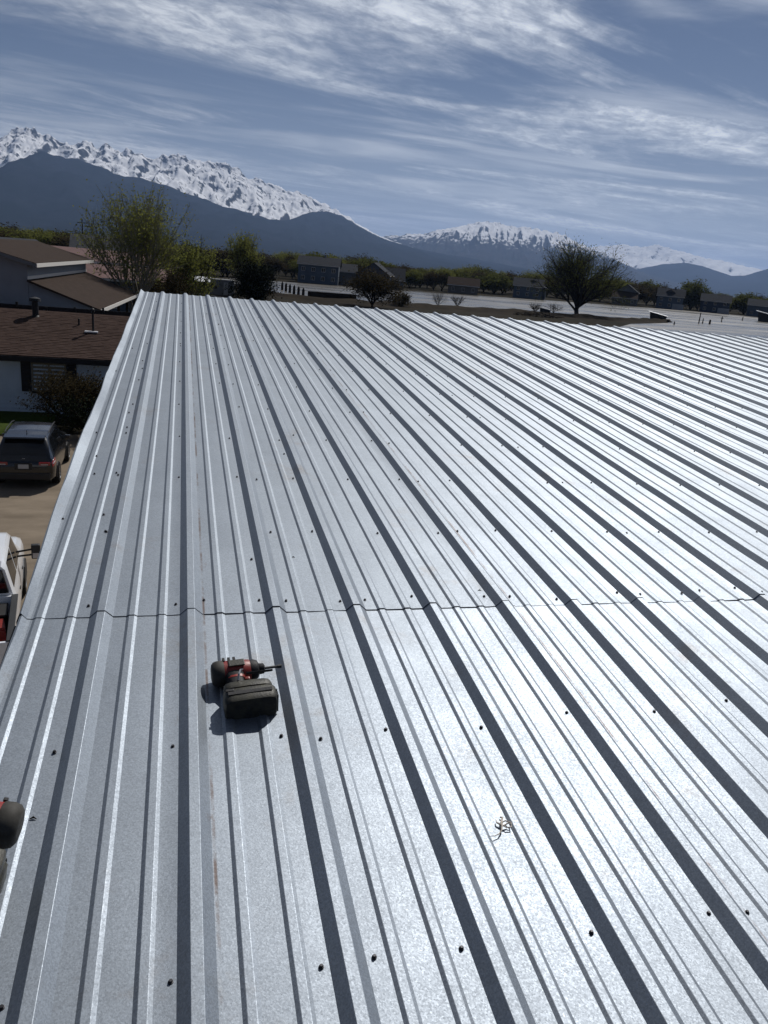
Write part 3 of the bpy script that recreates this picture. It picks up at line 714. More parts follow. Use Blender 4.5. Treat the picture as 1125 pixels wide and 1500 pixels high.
def make_suv(loc, rz):
    r = thing('parked_car', loc, rz, 'dark grey sport utility vehicle parked on gravel, tail towards the metal roof', 'car')
    H = Hull([(0, .42, .82, .84, .74, .66), (.05, .34, .92, .96, .86, .76), (.12, .30, .99, 1.05, .90, .80), (.30, .29, 1.03, 1.30, .925, .74), (.52, .28, 1.05, 1.56, .93, .68), (.66, .28, 1.06, 1.635, .93, .665), (1.3, .27, 1.06, 1.69, .93, .68), (2.1, .27, 1.05, 1.70, .93, .685), (2.75, .27, 1.04, 1.66, .93, .67), (3.0, .27, 1.03, 1.57, .93, .67), (3.62, .27, 1.02, 1.10, .93, .78), (4.2, .28, .95, 1.02, .91, .76), (4.5, .32, .85, .90, .86, .70), (4.66, .40, .70, .74, .74, .60)])
    bd = H.body().build('body', M['carpaint'], r, smooth=32)
    H.across(.17, .53, .80, .010).build('rear_window', M['glass'], r, smooth=60)
    H.across(3.06, 3.56, .80, .010).build('windscreen', M['glass'], r, smooth=60)
    for sd in (1, -1):
        for (a, c, e, f) in ((.62, 1.18, .86, 1.22), (1.26, 2.12, 1.30, 2.10), (2.20, 3.22, 2.18, 2.86)):
            H.patch(a, c, .53, .71, sd, .006, e, f).build('side_window', M['glass'], r, smooth=60)
        tl = H.patch(.06, .42, .36, .48, sd, .016).build('tail_light', M['tail'], r, smooth=60)
        H.patch(.10, .30, .405, .435, sd, .021).build('reverse_lens', M['lens'], tl, smooth=60)
        b = MB(); b.box(sd*.46, sd*.80, -.012, .07, .83, .93); b.build('tail_light', M['tail'], r, bevel=.012)
        b = MB(); b.box(sd*.52, sd*.74, -.018, .0, .845, .87); b.build('reverse_lens', M['lens'], r)
        b = MB(); b.tube([(sd*.66, .95, 1.69), (sd*.665, 1.5, 1.735), (sd*.665, 2.4, 1.735), (sd*.655, 2.75, 1.68)], .016, 6); b.build('roof_rail', M['trimblk'], r)
        b = MB(); b.box(sd*.93, sd*1.12, 2.98, 3.10, 1.02, 1.16); b.build('wing_mirror', M['carpaint'], r, bevel=.03)
        b = MB(); b.prism([(-.42, 0), (-.40, .17), (-.25, .36), (0, .44), (.25, .36), (.40, .17), (.42, 0)], 'x', sd*.90, sd*.945)
        for yy in (.92, 3.72):
            me = MB(); me.v = [(x, y+yy, z+.30) for x, y, z in b.v]; me.f = list(b.f); me.build('wheel_arch', M['trimblk'], r)
        for yy in (.92, 3.72): wheel(r, sd*.855, yy, .355, .24)
        H.patch(3.95, 4.5, .40, .47, sd, .010).build('headlight', M['lens'], r, smooth=60)
        b = MB(); b.box(sd*.935, sd*.948, 1.95, 2.10, .90, .925); b.build('door_handle', M['carpaint'], r, bevel=.004)
    b = MB(); b.box(-.80, .80, -.03, .10, .34, .58); b.build('rear_bumper', M['trimblk'], r, bevel=.04)
    b = MB(); b.box(-.26, .26, -.022, .05, .68, .90); b.build('plate_recess', M['trimblk'], r, bevel=.012)
    b = MB(); b.box(-.155, .155, -.034, -.022, .72, .86); b.build('licence_plate', M['plate'], r, bevel=.004)
    b = MB(); b.prism([(.34, 1.618), (.40, 1.655), (.75, 1.672), (.75, 1.64), (.5, 1.60)], 'x', -.62, .62); b.build('spoiler', M['carpaint'], r, bevel=.008)
    b = MB(); b.box(-.045, .045, .085, .115, .985, 1.035); b.build('emblem', M['chrome'], r, bevel=.008)
    b = MB(); b.tube([(0, 1.0, 1.70), (0, .93, 1.76)], [.02, .008], 6); b.build('antenna', M['trimblk'], r)
    return r
make_suv((-4.92, 26.0, .02), rad(1.5))

def make_truck(loc, rz):
    r = thing('pickup_truck', loc, rz, 'white pickup truck with black tow mirror and open bed below the rake edge', 'pickup')
    cab = Hull([(2.02, .55, 1.22, 1.86, .96, .78), (2.12, .52, 1.25, 1.94, .985, .79), (2.9, .50, 1.25, 1.965, .99, .80), (3.7, .50, 1.24, 1.94, .99, .79), (3.98, .50, 1.22, 1.86, .99, .78), (4.62, .50, 1.20, 1.30, .985, .84), (5.4, .52, 1.12, 1.22, .97, .82), (5.75, .55, 1.05, 1.10, .93, .78), (5.86, .6, .9, .95, .85, .7)])
    cab.body().build('cab', M['whitepaint'], r, smooth=32)
    cab.across(4.04, 4.56, .80, .010).build('windscreen', M['glass'], r, smooth=60)
    b = MB(); b.prism([(-.84, 1.30), (.84, 1.30), (.74, 1.78), (-.74, 1.78)], 'y', 1.975, 2.06); b.build('rear_window', M['glass'], r, bevel=.015)
    for sd in (1, -1):
        for (a, c, e, f) in ((2.18, 3.00, 2.22, 2.98), (3.12, 4.24, 3.10, 3.86)):
            fr = cab.patch(a, c, .53, .715, sd, .006, e, f); fr.build('side_window', M['glass'], r, smooth=60)
        b = MB(); b.box(sd*.985, sd*1.000, 2.86, 2.98, .98, 1.02); b.box(sd*.985, sd*1.000, 3.95, 4.07, .98, 1.02); b.build('door_handle', M['trimblk'], r, bevel=.004)
        # bed side with rail cap
        b = MB(); b.prism([(.93*sd, .55), (1.0*sd, .62), (1.005*sd, .95), (.985*sd, 1.24), (.90*sd, 1.25), (.90*sd, .62)], 'y', .02, 1.98); b.build('bed_side', M['whitepaint'], r, bevel=.01)
        b = MB(); b.box(min(sd*.885, sd*1.0), max(sd*.885, sd*1.0), .02, 1.98, 1.252, 1.275); b.build('bed_rail', M['trimblk'], r, bevel=.006)
        # tow mirror on two arms
        m = MB(); m.tube([(sd*.90, 3.66, 1.50), (sd*1.22, 3.62, 1.56)], .022, 8); m.tube([(sd*.92, 3.66, 1.40), (sd*1.22, 3.62, 1.44)], .022, 8); arm = m.build('mirror_arm', M['trimblk'], r)
        m = MB(); m.box(min(sd*1.20, sd*1.38), max(sd*1.20, sd*1.38), 3.54, 3.66, 1.36, 1.68); m.build('mirror', M['trimblk'], r, bevel=.03)
        m = MB(); m.box(min(sd*1.23, sd*1.35), max(sd*1.23, sd*1.35), 3.530, 3.538, 1.39, 1.50); m.build('mirror_glass', M['lens'], r)
        m = MB(); m.box(min(sd*.955, sd*1.012), max(sd*.955, sd*1.012), .0, .10, .80, 1.18); m.build('tail_light', M['tail'], r, bevel=.01)
        for yy in (.95, 4.85): wheel(r, sd*.86, yy, .40, .27)
        b = MB(); b.prism([(-.48, 0), (-.46, .20), (-.28, .42), (0, .50), (.28, .42), (.46, .20), (.48, 0)], 'x', sd*.95, sd*1.012)
        for yy in (.95, 4.85):
            me = MB(); me.v = [(x, y+yy, z+.36) for x, y, z in b.v]; me.f = list(b.f); me.build('wheel_arch', M['trimblk'], r)
    b = MB(); b.box(-.90, .90, .06, 1.98, .60, .66); b.build('bed_floor', M['bedblk'], r)
    b = MB(); b.box(-.90, .90, 1.93, 1.985, .66, 1.25); b.build('bed_front', M['whitepaint'], r)
    b = MB(); b.box(-.895, .895, .0, .06, .60, 1.25); b.build('tailgate', M['whitepaint'], r, bevel=.01)
    b = MB(); b.box(-.95, .95, -.16, -.01, .42, .60); b.build('rear_bumper', M['chrome'], r, bevel=.03)
    return r
TR = (-3.77, 12.86, .02); TRZ = rad(8)
make_truck(TR, TRZ)
def in_bed(x, y): return (TR[0]+x*cos(TRZ)-y*sin(TRZ), TR[1]+x*sin(TRZ)+y*cos(TRZ), .70)
b = MB(); b.box(-.30, .30, -.22, .22, 0, .34); b.box(-.29, .29, -.21, .21, .342, .40); tb = b.build('toolbox', M['red'], bevel=.015); tb.location = in_bed(.5, 1.12); tb.rotation_euler = (0, 0, TRZ+.1)
tag(tb, 'red toolbox lying in the pickup truck bed', 'toolbox')
h = MB(); h.tube([(-.1, 0, .40), (-.1, 0, .45), (.1, 0, .45), (.1, 0, .40)], .012, 6); h.build('handle', M['trimblk'], tb)
b = MB(); b.box(-.35, .35, -.25, .25, 0, .42); tb = b.build('storage_bin', M['bedblk'], bevel=.03); tb.location = in_bed(.45, 1.62); tb.rotation_euler = (0, 0, TRZ)
tag(tb, 'black storage bin against the cab in the pickup bed', 'bin')
h = MB(); h.box(-.37, .37, -.27, .27, .42, .46); h.build('lid', M['trimblk'], tb, bevel=.01)

# ------------------------------------------------------------------ houses beside the lot
def gable_house(name, label, loc, rz, w, d, eave, ridge, wallm, roofm, over=.4, cat='house', group=None, fascia=True, axis='x', windows=(), chim=False):
    """ridge along local x (length w), gables at the ends; local y = depth d, front at y=0"""
    r = thing(name, loc, rz, label, cat, group)
    b = MB(); b.prism([(0, 0), (d, 0), (d, eave), (d/2, ridge-.12), (0, eave)], 'x', 0, w); b.build('wall', M[wallm], r)
    rise = ridge-eave; run = d/2; sl = rise/run
    rf = MB()
    for s in (0, 1):
        def Y(v): return v if s == 0 else d-v
        poly = [(Y(-over), eave-over*sl+.02), (Y(d/2), ridge+.02), (Y(d/2), ridge+.14), (Y(-over), eave-over*sl+.14)]
        rf.prism(poly, 'x', -over, w+over)
    roof = rf.build('roof', M[roofm], r)
    if fascia:
        f = MB()
        for s in (0, 1):
            y = -over-.012 if s == 0 else d+over-.012
            f.box(-over, w+over, y-.02, y+.045, eave-over*sl-.12, eave-over*sl+.10)
        f.build('fascia', M['fascia'], r)
    if chim:
        c = MB(); c.box(w*.6, w*.6+.7, d*.55, d*.55+.7, ridge-.8, ridge+.9); c.build('chimney', M['wall_grey'], roof)
    for (face, u, v, ww, hh) in windows:
        win(r, face, u, v, ww, hh, w, d)
    return r
def win(r, face, u, v, ww, hh, w, d, frame='fascia', pane='glass'):
    """face f(ront) b(ack) l(eft) r(ight); u along the wall, v sill height"""
    def BX(mb, u0, u1, v0, v1, o0, o1):
        if face == 'f': mb.box(u0, u1, -o1, -o0, v0, v1)
        elif face == 'b': mb.box(u0, u1, d+o0, d+o1, v0, v1)
        elif face == 'l': mb.box(-o1, -o0, u0, u1, v0, v1)
        else: mb.box(w+o0, w+o1, u0, u1, v0, v1)
    m = MB(); t = .08
    BX(m, u, u+ww, v, v+t, .0, .05); BX(m, u, u+ww, v+hh-t, v+hh, .0, .05); BX(m, u, u+t, v+t, v+hh-t, .0, .05); BX(m, u+ww-t, u+ww, v+t, v+hh-t, .0, .05)
    if ww > .9: BX(m, u+ww/2-t/2, u+ww/2+t/2, v+t, v+hh-t, .0, .045)
    o = m.build('window', M[frame], r)
    p = MB(); BX(p, u+t, u+ww-t, v+t, v+hh-t, -.01, .02); p.build('pane', M[pane], o)
    return o

# pale blue bungalow
hb = thing('single_storey_house', (-24, 38.35, 0), 0, 'pale blue bungalow with red-brown shingle roof and black window shutters', 'house')
W1, D1 = 27.0, 9.4
b = MB(); b.prism([(0, 0), (D1, 0), (D1, 2.75), (D1/2, 4.15), (0, 2.75)], 'x', 0, W1); b.build('wall', M['paleblue'], hb)
# lap siding boards, proud of the wall
for k in range(14):
    o = MB(); o.prism([(-.004, .20+k*.18), (-.030, .20+k*.18), (-.006, .372+k*.18), (-.004, .372+k*.18)], 'x', .02, W1-.02); o.build('siding_board', M['paleblue'], hb)
sl1 = (4.15-2.75)/(D1/2)
b = MB()
for s in (0, 1):
    Y = (lambda v: v) if s == 0 else (lambda v: D1-v)
    b.prism([(Y(-.55), 2.75-.55*sl1+.02), (Y(D1/2), 4.17), (Y(D1/2), 4.27), (Y(-.55), 2.75-.55*sl1+.10)], 'x', -.5, W1+.5)
rf1 = b.build('roof', M['shingle1'], hb)
rr = random.Random(21)
SHING = {}
# shingle courses: butt edges stepped; every course is a strip of tabs joined by course
for k in range(30):
    v0 = -.55+(D1/2+.50)*k/30; v1 = -.55+(D1/2+.50)*(k+1)/30+.01
    o = MB(); z0 = 2.75+v0*sl1+.10; z1 = 2.75+v1*sl1+.10
    x = 13.0+rr.random()*.3
    while x < W1+.5:
        wv = rr.uniform(.22, .42); j = rr.uniform(.010, .028)
        o.prism([(v0-.0, z0+.004), (v0-.0, z0+.006+j), (v1, z1+.012), (v1, z1+.002)], 'x', x, min(x+wv-.006, W1+.5)); x += wv
    q = o.build('shingle_course', M['shingle1'], rf1)
b = MB(); b.box(-.5, W1+.5, -.60, -.555, 2.42, 2.66); b.build('gutter', M['shutter'], hb, bevel=.01)
b = MB(); b.box(-.4, W1+.4, -.50, -.02, 2.55, 2.57); b.build('soffit', M['fascia'], hb)
wx = 24-6.25-.85
wo = win(hb, 'f', wx+.42, 1.02, 1.50, 1.32, W1, D1, 'curtain', 'curtain')
for (a, c) in ((wx-.02, wx+.40), (wx+1.94, wx+2.36)):
    b = MB(); b.box(a, c, -.07, -.02, 1.0, 2.36)
    sh = b.build('shutter', M['shutter'], hb)
    for k in range(9):
        q = MB(); q.prism([(-.070, 1.06+k*.14), (-.088, 1.07+k*.14), (-.072, 1.17+k*.14), (-.070, 1.17+k*.14)], 'x', a+.05, c-.05); q.build('slat', M['shutter'], sh)
b = MB(); b.box(wx+.40, wx+1.94, -.12, -.02, .94, 1.02); b.build('window_sill', M['shutter'], hb)
def vent(x, y, r0, h, cone, m='shutter'):
    zb = 2.75+y*sl1+.05
    b = MB(); b.lathe([(zb, r0*1.6), (zb+.10, r0), (zb+h, r0)] + ([(zb+h+.02, r0*1.9), (zb+h+.16, r0*1.7), (zb+h+.22, r0*.4)] if cone else [(zb+h+.01, r0*.6)]), 'z', 12, c=(x, y, 0)); return b.build('roof_vent', M[m], rf1, smooth=40)
VX = lambda px, y: px
vent(24-7.05, 4.0, .15, .75, True)
vent(24-4.95, 3.2, .045, .38, False)
v_ = vent(24-4.22, 2.5, .05, .98, True)
b = MB(); b.box(24-4.6, 24-4.0, 2.25, 2.75, 3.58, 3.64); b.build('vent_flashing', M['tinroof'], rf1)
# roof satellite cable rail visible behind the ridge is the neighbour's fence, built below

# split-level house with lean-to garage
h2 = thing('split_level_house', (0, 0, 0), 0, 'grey-white split-level house with brown roof and lean-to garage wing', 'house')
def quadwall(nm, pts, th, m, par=h2):
    """solid slab: polygon pts (3-D) extruded by vector th"""
    n = len(pts); t = Vector(th); q = [Vector(p) for p in pts]
    b = MB(); b.add(q+[p+t for p in q], [tuple(range(n))[::-1], tuple(range(n, 2*n))]+[(i, (i+1) % n, (i+1) % n+n, i+n) for i in range(n)]); return b.build(nm, m, par)
yf, yb = 50.6, 68.0; xe, xr, xl = -8.75, -12.35, -16.0; ze, zr = 6.28, 7.22; lz, lx, lzz = 5.28, -4.75, 3.86
quadwall('wall', [(xl, yf, 0), (xe, yf, 0), (xe, yf, ze), (xr, yf, zr-.05), (xl, yf, ze)], (0, .2, 0), M['whitewall'])
quadwall('wall', [(xe, yf+.2, 0), (xe+1.25, yb, 0), (xe+1.25, yb, ze), (xe, yf+.2, ze)], (-.2, 0, 0), M['whitewall'])
quadwall('wall', [(xl+1.25, yb, 0), (xe+1.05, yb, 0), (xe+1.05, yb, ze), (xr+1.25, yb, zr-.05), (xl+1.25, yb, ze)], (0, -.2, 0), M['whitewall'])
quadwall('roof', [(xr, yf-.5, zr), (xe+.55, yf-.5, ze-.12), (xe+1.8, yb+.5, ze-.12), (xr+1.25, yb+.5, zr)], (0, 0, .14), M['shingle2'])
quadwall('roof', [(xl-.55, yf-.5, ze-.12), (xr-.002, yf-.5, zr), (xr+1.248, yb+.5, zr), (xl+.7, yb+.5, ze-.12)], (0, 0, .14), M['shingle2'])
quadwall('fascia', [(xe+.57, yf-.5, ze-.22), (xe+1.82, yb+.5, ze-.22), (xe+1.82, yb+.5, ze+.0), (xe+.57, yf-.5, ze+.0)], (.05, 0, 0), M['fascia'])
quadwall('rake_board', [(xr, yf-.54, zr-.10), (xe+.55, yf-.54, ze-.22), (xe+.55, yf-.54, ze-.02), (xr, yf-.54, zr+.10)], (0, .035, 0), M['wall_grey'])
# lean-to wing
quadwall('wall', [(xe+.01, yf+.02, 0), (lx-.35, yf+.02, 0), (lx-.35, yf+.02, lzz+.04), (xe+.01, yf+.02, lz-.12)], (0, .2, 0), M['whitewall'])
quadwall('roof', [(xe+.01, yf-.35, lz-.06), (lx, yf-.35, lzz-.06), (lx+1.25, yb+.3, lzz-.06), (xe+1.26, yb+.3, lz-.06)], (0, 0, .12), M['shingle2'])
quadwall('flashing', [(xe+.02, yf-.3, lz+.06), (xe+1.27, yb+.2, lz+.06), (xe+1.27, yb+.2, lz+.24), (xe+.02, yf-.3, lz+.24)], (.05, 0, 0), M['fascia'])
quadwall('fascia', [(lx+.02, yf-.35, lzz-.14), (lx+1.27, yb+.3, lzz-.14), (lx+1.27, yb+.3, lzz+.08), (lx+.02, yf-.35, lzz+.08)], (.05, 0, 0), M['fascia'])
quadwall('corner_board', [(xe+1.24, yb-.02, lz+.2), (xe+1.30, yb-.02, lz+.2), (xe+1.30, yb-.02, ze-.1), (xe+1.24, yb-.02, ze-.1)], (0, .1, 0), M['fascia'])
for k in range(5):
    t = k/4; px_ = lx-.25+1.2*t; py_ = yf+.4+(yb-yf-.6)*t
    b = MB(); b.box(px_-.09, px_+.09, py_-.09, py_+.09, 0, lzz-.05); b.build('porch_post', M['woodpost'], h2)
b = MB(); b.box(lx-3.0, lx-2.8, yf+6, yb-1, 0, 3.6); b.build('wall', M['wall_white'], h2)
b = MB(); b.box(xe-.02+.1, xe+.42, yf-.02, yf+.02, 3.55, 4.35); b.build('attic_vent', M['wall_grey'], h2)
b = MB(); b.box(xl+2, xl+3.2, yf-.03, yf+.01, 2.2, 3.6); b.build('window', M['glass'], h2)
# hedge-topped fence line between the two houses
fz = thing('wooden_fence', (0, 0, 0), 0, 'dark wooden fence between the bungalow and the split-level house', 'fence')
for k in range(12):
    x = -20+k*1.55; b = MB(); b.box(x-.06, x+.06, 49.1, 49.2, 0, 4.05+.10*sin(k*2.1)); b.build('post', M['shutter'], fz)
b = MB(); b.box(-20.3, -2.8, 49.205, 49.25, 3.72, 3.98); b.build('rail', M['shutter'], fz)
b = MB(); b.box(-20.3, -2.8, 49.255, 49.28, .1, 3.62); b.build('boarding', M['wall_slate'], fz)

# ------------------------------------------------------------------ trees
def leaf_quad(b, c, s, rg):
    n = Vector((rg.gauss(0, 1), rg.gauss(0, 1), rg.gauss(0, 1)+.3)).normalized()
    a = n.orthogonal().normalized()*s; bb = n.cross(a).normalized()*s*.6
    b.add([c-a, c+bb, c+a, c-bb], [(0, 1, 2, 3)])
def branch(tr, tips, p, d, ln, r, depth, P, rg):
    n = 3; pts = [p]; cur = p.copy(); dd = d.copy()
    for k in range(n):
        dd = (dd+Vector((rg.gauss(0, P['wob']), rg.gauss(0, P['wob']), rg.gauss(0, P['wob'])+P['up']))).normalized()
        cur = cur+dd*ln/n; pts.append(cur.copy())
    tr.tube(pts, [r*(1-.38*k/n) for k in range(n+1)], 6 if depth > 2 else (4 if depth > 1 else 3), cap=False)
    if depth <= 2:
        for q in pts[1:]: tips.append((q, depth))
    if depth == 0: return
    kids = P['kids'][depth]
    for k in range(kids):
        t = 1.0 if k == 0 else rg.uniform(.35, 1.0)
        q = pts[-1] if k == 0 else pts[0].lerp(pts[-1], t)
        ax = dd.orthogonal().normalized(); ax.rotate(Matrix.Rotation(rg.random()*2*pi, 3, dd))
        nd = (dd*cos(P['ang'])+ax*sin(P['ang'])*(rg.uniform(.5, 1.2) if k else .35)).normalized()
        branch(tr, tips, q, nd, ln*rg.uniform(.58, .82)*P['shrink'], r*(.62 if k == 0 else .48), depth-1, P, rg)
def make_tree(name, label, cat, seed, H, Wd, leafm, barkm, trunk_h=.22, depth=4, kids=None, ang=.5, up=.12, wob=.10, leaves=5000, leaf=.16, spread=.5, trunks=1, shrink=1., low=.2, group=None, r0=None, fill=.35):
    """unit-scaled to height H and crown width Wd; parts: trunk (limbs and twigs), crown (leaf faces)"""
    rg = random.Random(seed); r = thing(name, (0, 0, 0), 0, label, cat, group)
    tr = MB(); tips = []; P = dict(wob=wob, up=up, ang=ang, kids=kids or {4: 4, 3: 4, 2: 4, 1: 3}, shrink=shrink)
    for t in range(trunks):
        base = Vector((rg.uniform(-.4, .4)*(t > 0), rg.uniform(-.3, .3)*(t > 0), -.1)); lean = Vector((rg.uniform(-.28, .28), rg.uniform(-.2, .2), 1)).normalized() if trunks > 1 else Vector((rg.uniform(-.06, .06), rg.uniform(-.06, .06), 1)).normalized()
        rr0 = (r0 or H*.022)/(1+.25*(trunks-1)); top_ = base+lean*H*trunk_h
        tr.tube([base, base.lerp(top_, .5)+Vector((.03*H*rg.uniform(-.3, .3), 0, 0)), top_], [rr0*1.25, rr0, rr0*.85], 8, cap=False)
        nk = (kids or {4: 5}).get(depth, 4)
        for k in range(nk):
            a = 2*pi*(k+rg.random()*.6)/nk; an = ang*rg.uniform(.4, 1.15)
            branch(tr, tips, top_-lean*H*trunk_h*rg.random()*low, Vector((cos(a)*sin(an), sin(a)*sin(an), cos(an))), H*.30, rr0*.6, depth-1, P, rg)
    zs = [q.z for q, _ in tips]; ws = sorted(hypot(q.x, q.y) for q, _ in tips)
    sz = H/max(zs); sx = (Wd/2)/ws[int(len(ws)*.97)]
    tr.v = [(x*lerp(1, sx, min(1, max(0, z/(H*.15)))), y*lerp(1, sx, min(1, max(0, z/(H*.15)))), z*sz) for x, y, z in tr.v]
    tr.build('trunk', M[barkm], r, recalc=False)
    lv = MB(); per = max(1, leaves//len(tips)); pr = leaves/len(tips)
    for q, dpt in tips:
        n = int(pr)+(rg.random() < pr-int(pr))
        if rg.random() < fill*.4: n = 0
        for k in range(n):
            c = Vector((q.x*sx+rg.gauss(0, spread), q.y*sx+rg.gauss(0, spread), q.z*sz+rg.gauss(0, spread*.8)))
            leaf_quad(lv, c, leaf*rg.uniform(.6, 1.4), rg)
    if lv.v: lv.build('crown', M[leafm], r, recalc=False)
    return r
def place(o, az, d, rz=0., sc=(1, 1, 1)):
    o.location = pol(az, d); o.rotation_euler = (0, 0, rz); o.scale = sc; return o

# the feathery willow behind the far left corner of the roof
t = make_tree('willow_tree', 'tall feathery willow with pale upright twigs behind the roof corner', 'tree', 5, 12.8, 8.4, 'foliage_a', 'palebark', .16, 4, {4: 8, 3: 6, 2: 6, 1: 4}, .58, .10, .13, 12500, .085, .30, shrink=1.0, low=.6, fill=.25, r0=.17)
place(t, -3.0, 72)
t = make_tree('leafy_tree', 'round yellow-green tree beside the feathery willow', 'tree', 8, 9.2, 6.0, 'foliage_a', 'bark', .15, 4, {4: 6, 3: 5, 2: 5, 1: 3}, .55, .10, .12, 7500, .10, .34, low=.6)
place(t, .4, 84)
t = make_tree('leafy_tree', 'short olive tree filling the gap below the feathery willow', 'tree', 9, 6.4, 6.6, 'foliage_d', 'bark', .12, 4, {4: 6, 3: 5, 2: 5, 1: 3}, .7, .06, .14, 5000, .09, .34, low=.7)
place(t, -1.3, 78)
A = make_tree('leafy_tree', 'rounded yellow-green tree above the dark juniper', 'tree', 12, 12.0, 7.4, 'foliage_a', 'bark', .09, 4, {4: 6, 3: 5, 2: 5, 1: 3}, .52, .12, .11, 7000, .15, .42, low=.5)
place(A, 4.1, 165)
B = make_tree('leafy_tree', 'bushy olive tree in the belt behind the houses', 'tree', 14, 10.0, 10.0, 'foliage_b', 'bark', .06, 4, {4: 6, 3: 5, 2: 5, 1: 3}, .68, .07, .13, 7000, .27, .65, low=.9, group='trees in the belt beyond the pond')
place(B, 9.0, 300)
Cc = make_tree('bare_tree', 'brown leafless tree in the belt beyond the pond', 'tree', 17, 9.0, 8.0, 'foliage_d', 'bark', .07, 4, {4: 6, 3: 5, 2: 5, 1: 4}, .55, .12, .12, 4200, .22, .6, low=.8, group='trees in the belt beyond the pond')
place(Cc, 7.5, 292)
D = make_tree('conifer_bush', 'dense dark juniper just beyond the metal roof', 'bush', 19, 7.0, 7.4, 'foliage_c', 'darkbark', .06, 4, {4: 7, 3: 6, 2: 5, 1: 3}, .8, .08, .12, 12000, .12, .36, low=.9, fill=.05)
place(D, 4.85, 108)
E_ = make_tree('leafy_bush', 'wide dark brown bush standing at the near pond bank', 'bush', 23, 7.4, 11.0, 'foliage_d', 'darkbark', .08, 4, {4: 7, 3: 6, 2: 5, 1: 3}, .75, .07, .13, 9000, .15, .45, low=.9, fill=.15)
place(E_, 13.3, 152)
t = make_tree('leafy_bush', 'low dark shrub beside the wide brown bush at the bank', 'bush', 24, 3.2, 5.0, 'foliage_d', 'darkbark', .08, 3, {3: 9, 2: 6, 1: 4}, .85, .05, .14, 2600, .13, .3, low=.9)
place(t, 15.4, 163)
t = make_tree('broad_tree', 'broad twin-trunked willow with yellow-green crown on the pond bank', 'tree', 26, 19.4, 22.0, 'foliage_b', 'darkbark', .10, 5, {5: 6, 4: 4, 3: 4, 2: 4, 1: 3}, .74, .07, .15, 11500, .16, .75, trunks=2, low=.7, r0=.62, fill=.3)
place(t, 27.8, 206)
for (az_, d_, h_, w_, sd, lb) in ((18.0, 178, 3.6, 4.6, 31, 'small leafless shrub on the bank with the pond right behind'), (19.4, 181, 3.0, 4.0, 32, 'wispy bare shrub next to the small leafless one on the bank'), (26.2, 205, 2.6, 5.0, 33, 'low bare thicket on the bank beside the broad willow'), (24.9, 203, 2.0, 4.4, 34, 'bare brush beyond the dark brush pile on the bank')):
    t = make_tree('bare_shrub', lb, 'shrub', sd, h_, w_, 'foliage_d', 'bark', .05, 3, {3: 9, 2: 5, 1: 4}, .7, .12, .12, 200, .06, .2, low=.9, r0=.05)
    place(t, az_, d_)
t = make_tree('garden_shrub', 'large brown-green shrub at the corner of the lawn by the bungalow', 'shrub', 41, 2.5, 3.6, 'foliage_d', 'darkbark', .06, 4, {4: 8, 3: 6, 2: 5, 1: 3}, .62, .10, .12, 9000, .045, .14, low=.9, r0=.05, fill=.05)
t.location = (-4.55, 35.6, 0)
t2 = make_tree('garden_shrub', 'dark shrub against the bungalow wall behind the parked car', 'shrub', 42, 1.9, 3.4, 'foliage_c', 'darkbark', .06, 3, {3: 10, 2: 6, 1: 4}, .75, .10, .12, 6000, .045, .14, low=.9, r0=.05, fill=.05)
t2.location = (-3.2, 33.6, 0)

rg = random.Random(77)
G1 = 'trees in the belt beyond the pond'
LB = {id(A): 'rounded yellow-green tree in the belt beyond the pond', id(B): 'bushy olive tree in the belt beyond the pond', id(Cc): 'brown leafless tree in the belt beyond the pond'}
B['label'] = LB[id(B)]
belt = []
SHORE = [(-14, 150), (-2, 190), (5, 240), (6.2, 250), (11, 262), (18.3, 282), (25.6, 320), (34.7, 372), (39.9, 392), (46, 410)]
for k in range(108):
    az_ = -13.5+k*.55+rg.uniform(-.3, .3); belt.append((az_, lerp_list(SHORE, az_)+rg.uniform(28, 80)))
for k in range(96): az_ = -13.5+k*.62+rg.uniform(-.3, .3); belt.append((az_, lerp_list(SHORE, az_)+rg.uniform(90, 220)))
for (az_, d_) in belt:
    src = rg.choice((A, B, B, Cc, Cc, A)) if az_ < 26 else rg.choice((B, B, Cc, A))
    top_ang = lerp_list([(-14, .55), (-8, .5), (0, .3), (5, .2), (9, .6), (13.5, .55), (16, .2), (18, .2), (20, .55), (24, .5), (28, .6), (32, .55), (37, .4), (46, .4)], az_)
    want = CAM_Z+d_*tan(rad(top_ang*rg.uniform(.25, 1.1)-rg.uniform(0, .3)))
    hh = {id(A): 12.0, id(B): 10.0, id(Cc): 9.0}[id(src)]; s = max(.42, want/hh)
    wv = s*rg.uniform(1.2, 2.0)
    o = dup(src, pol(az_, d_), rg.random()*6.3, (wv, wv, s), LB[id(src)], G1)
o = dup(B, pol(35.1, 405), 1.0, (1.5, 1.5, 1.42), 'dark rounded tree rising above the roofs of the house row', None)
if 'group' in o: del o['group']
o = dup(B, pol(40.6, 420), 2.0, (1.5, 1.5, 1.25), 'dark tree standing past the end of the house row', None)
if 'group' in o: del o['group']
o = dup(Cc, pol(33.0, 398), 2.0, (1.4, 1.4, 1.25), 'bare tree rising between the house row and the dark rounded tree', None)
if 'group' in o: del o['group']

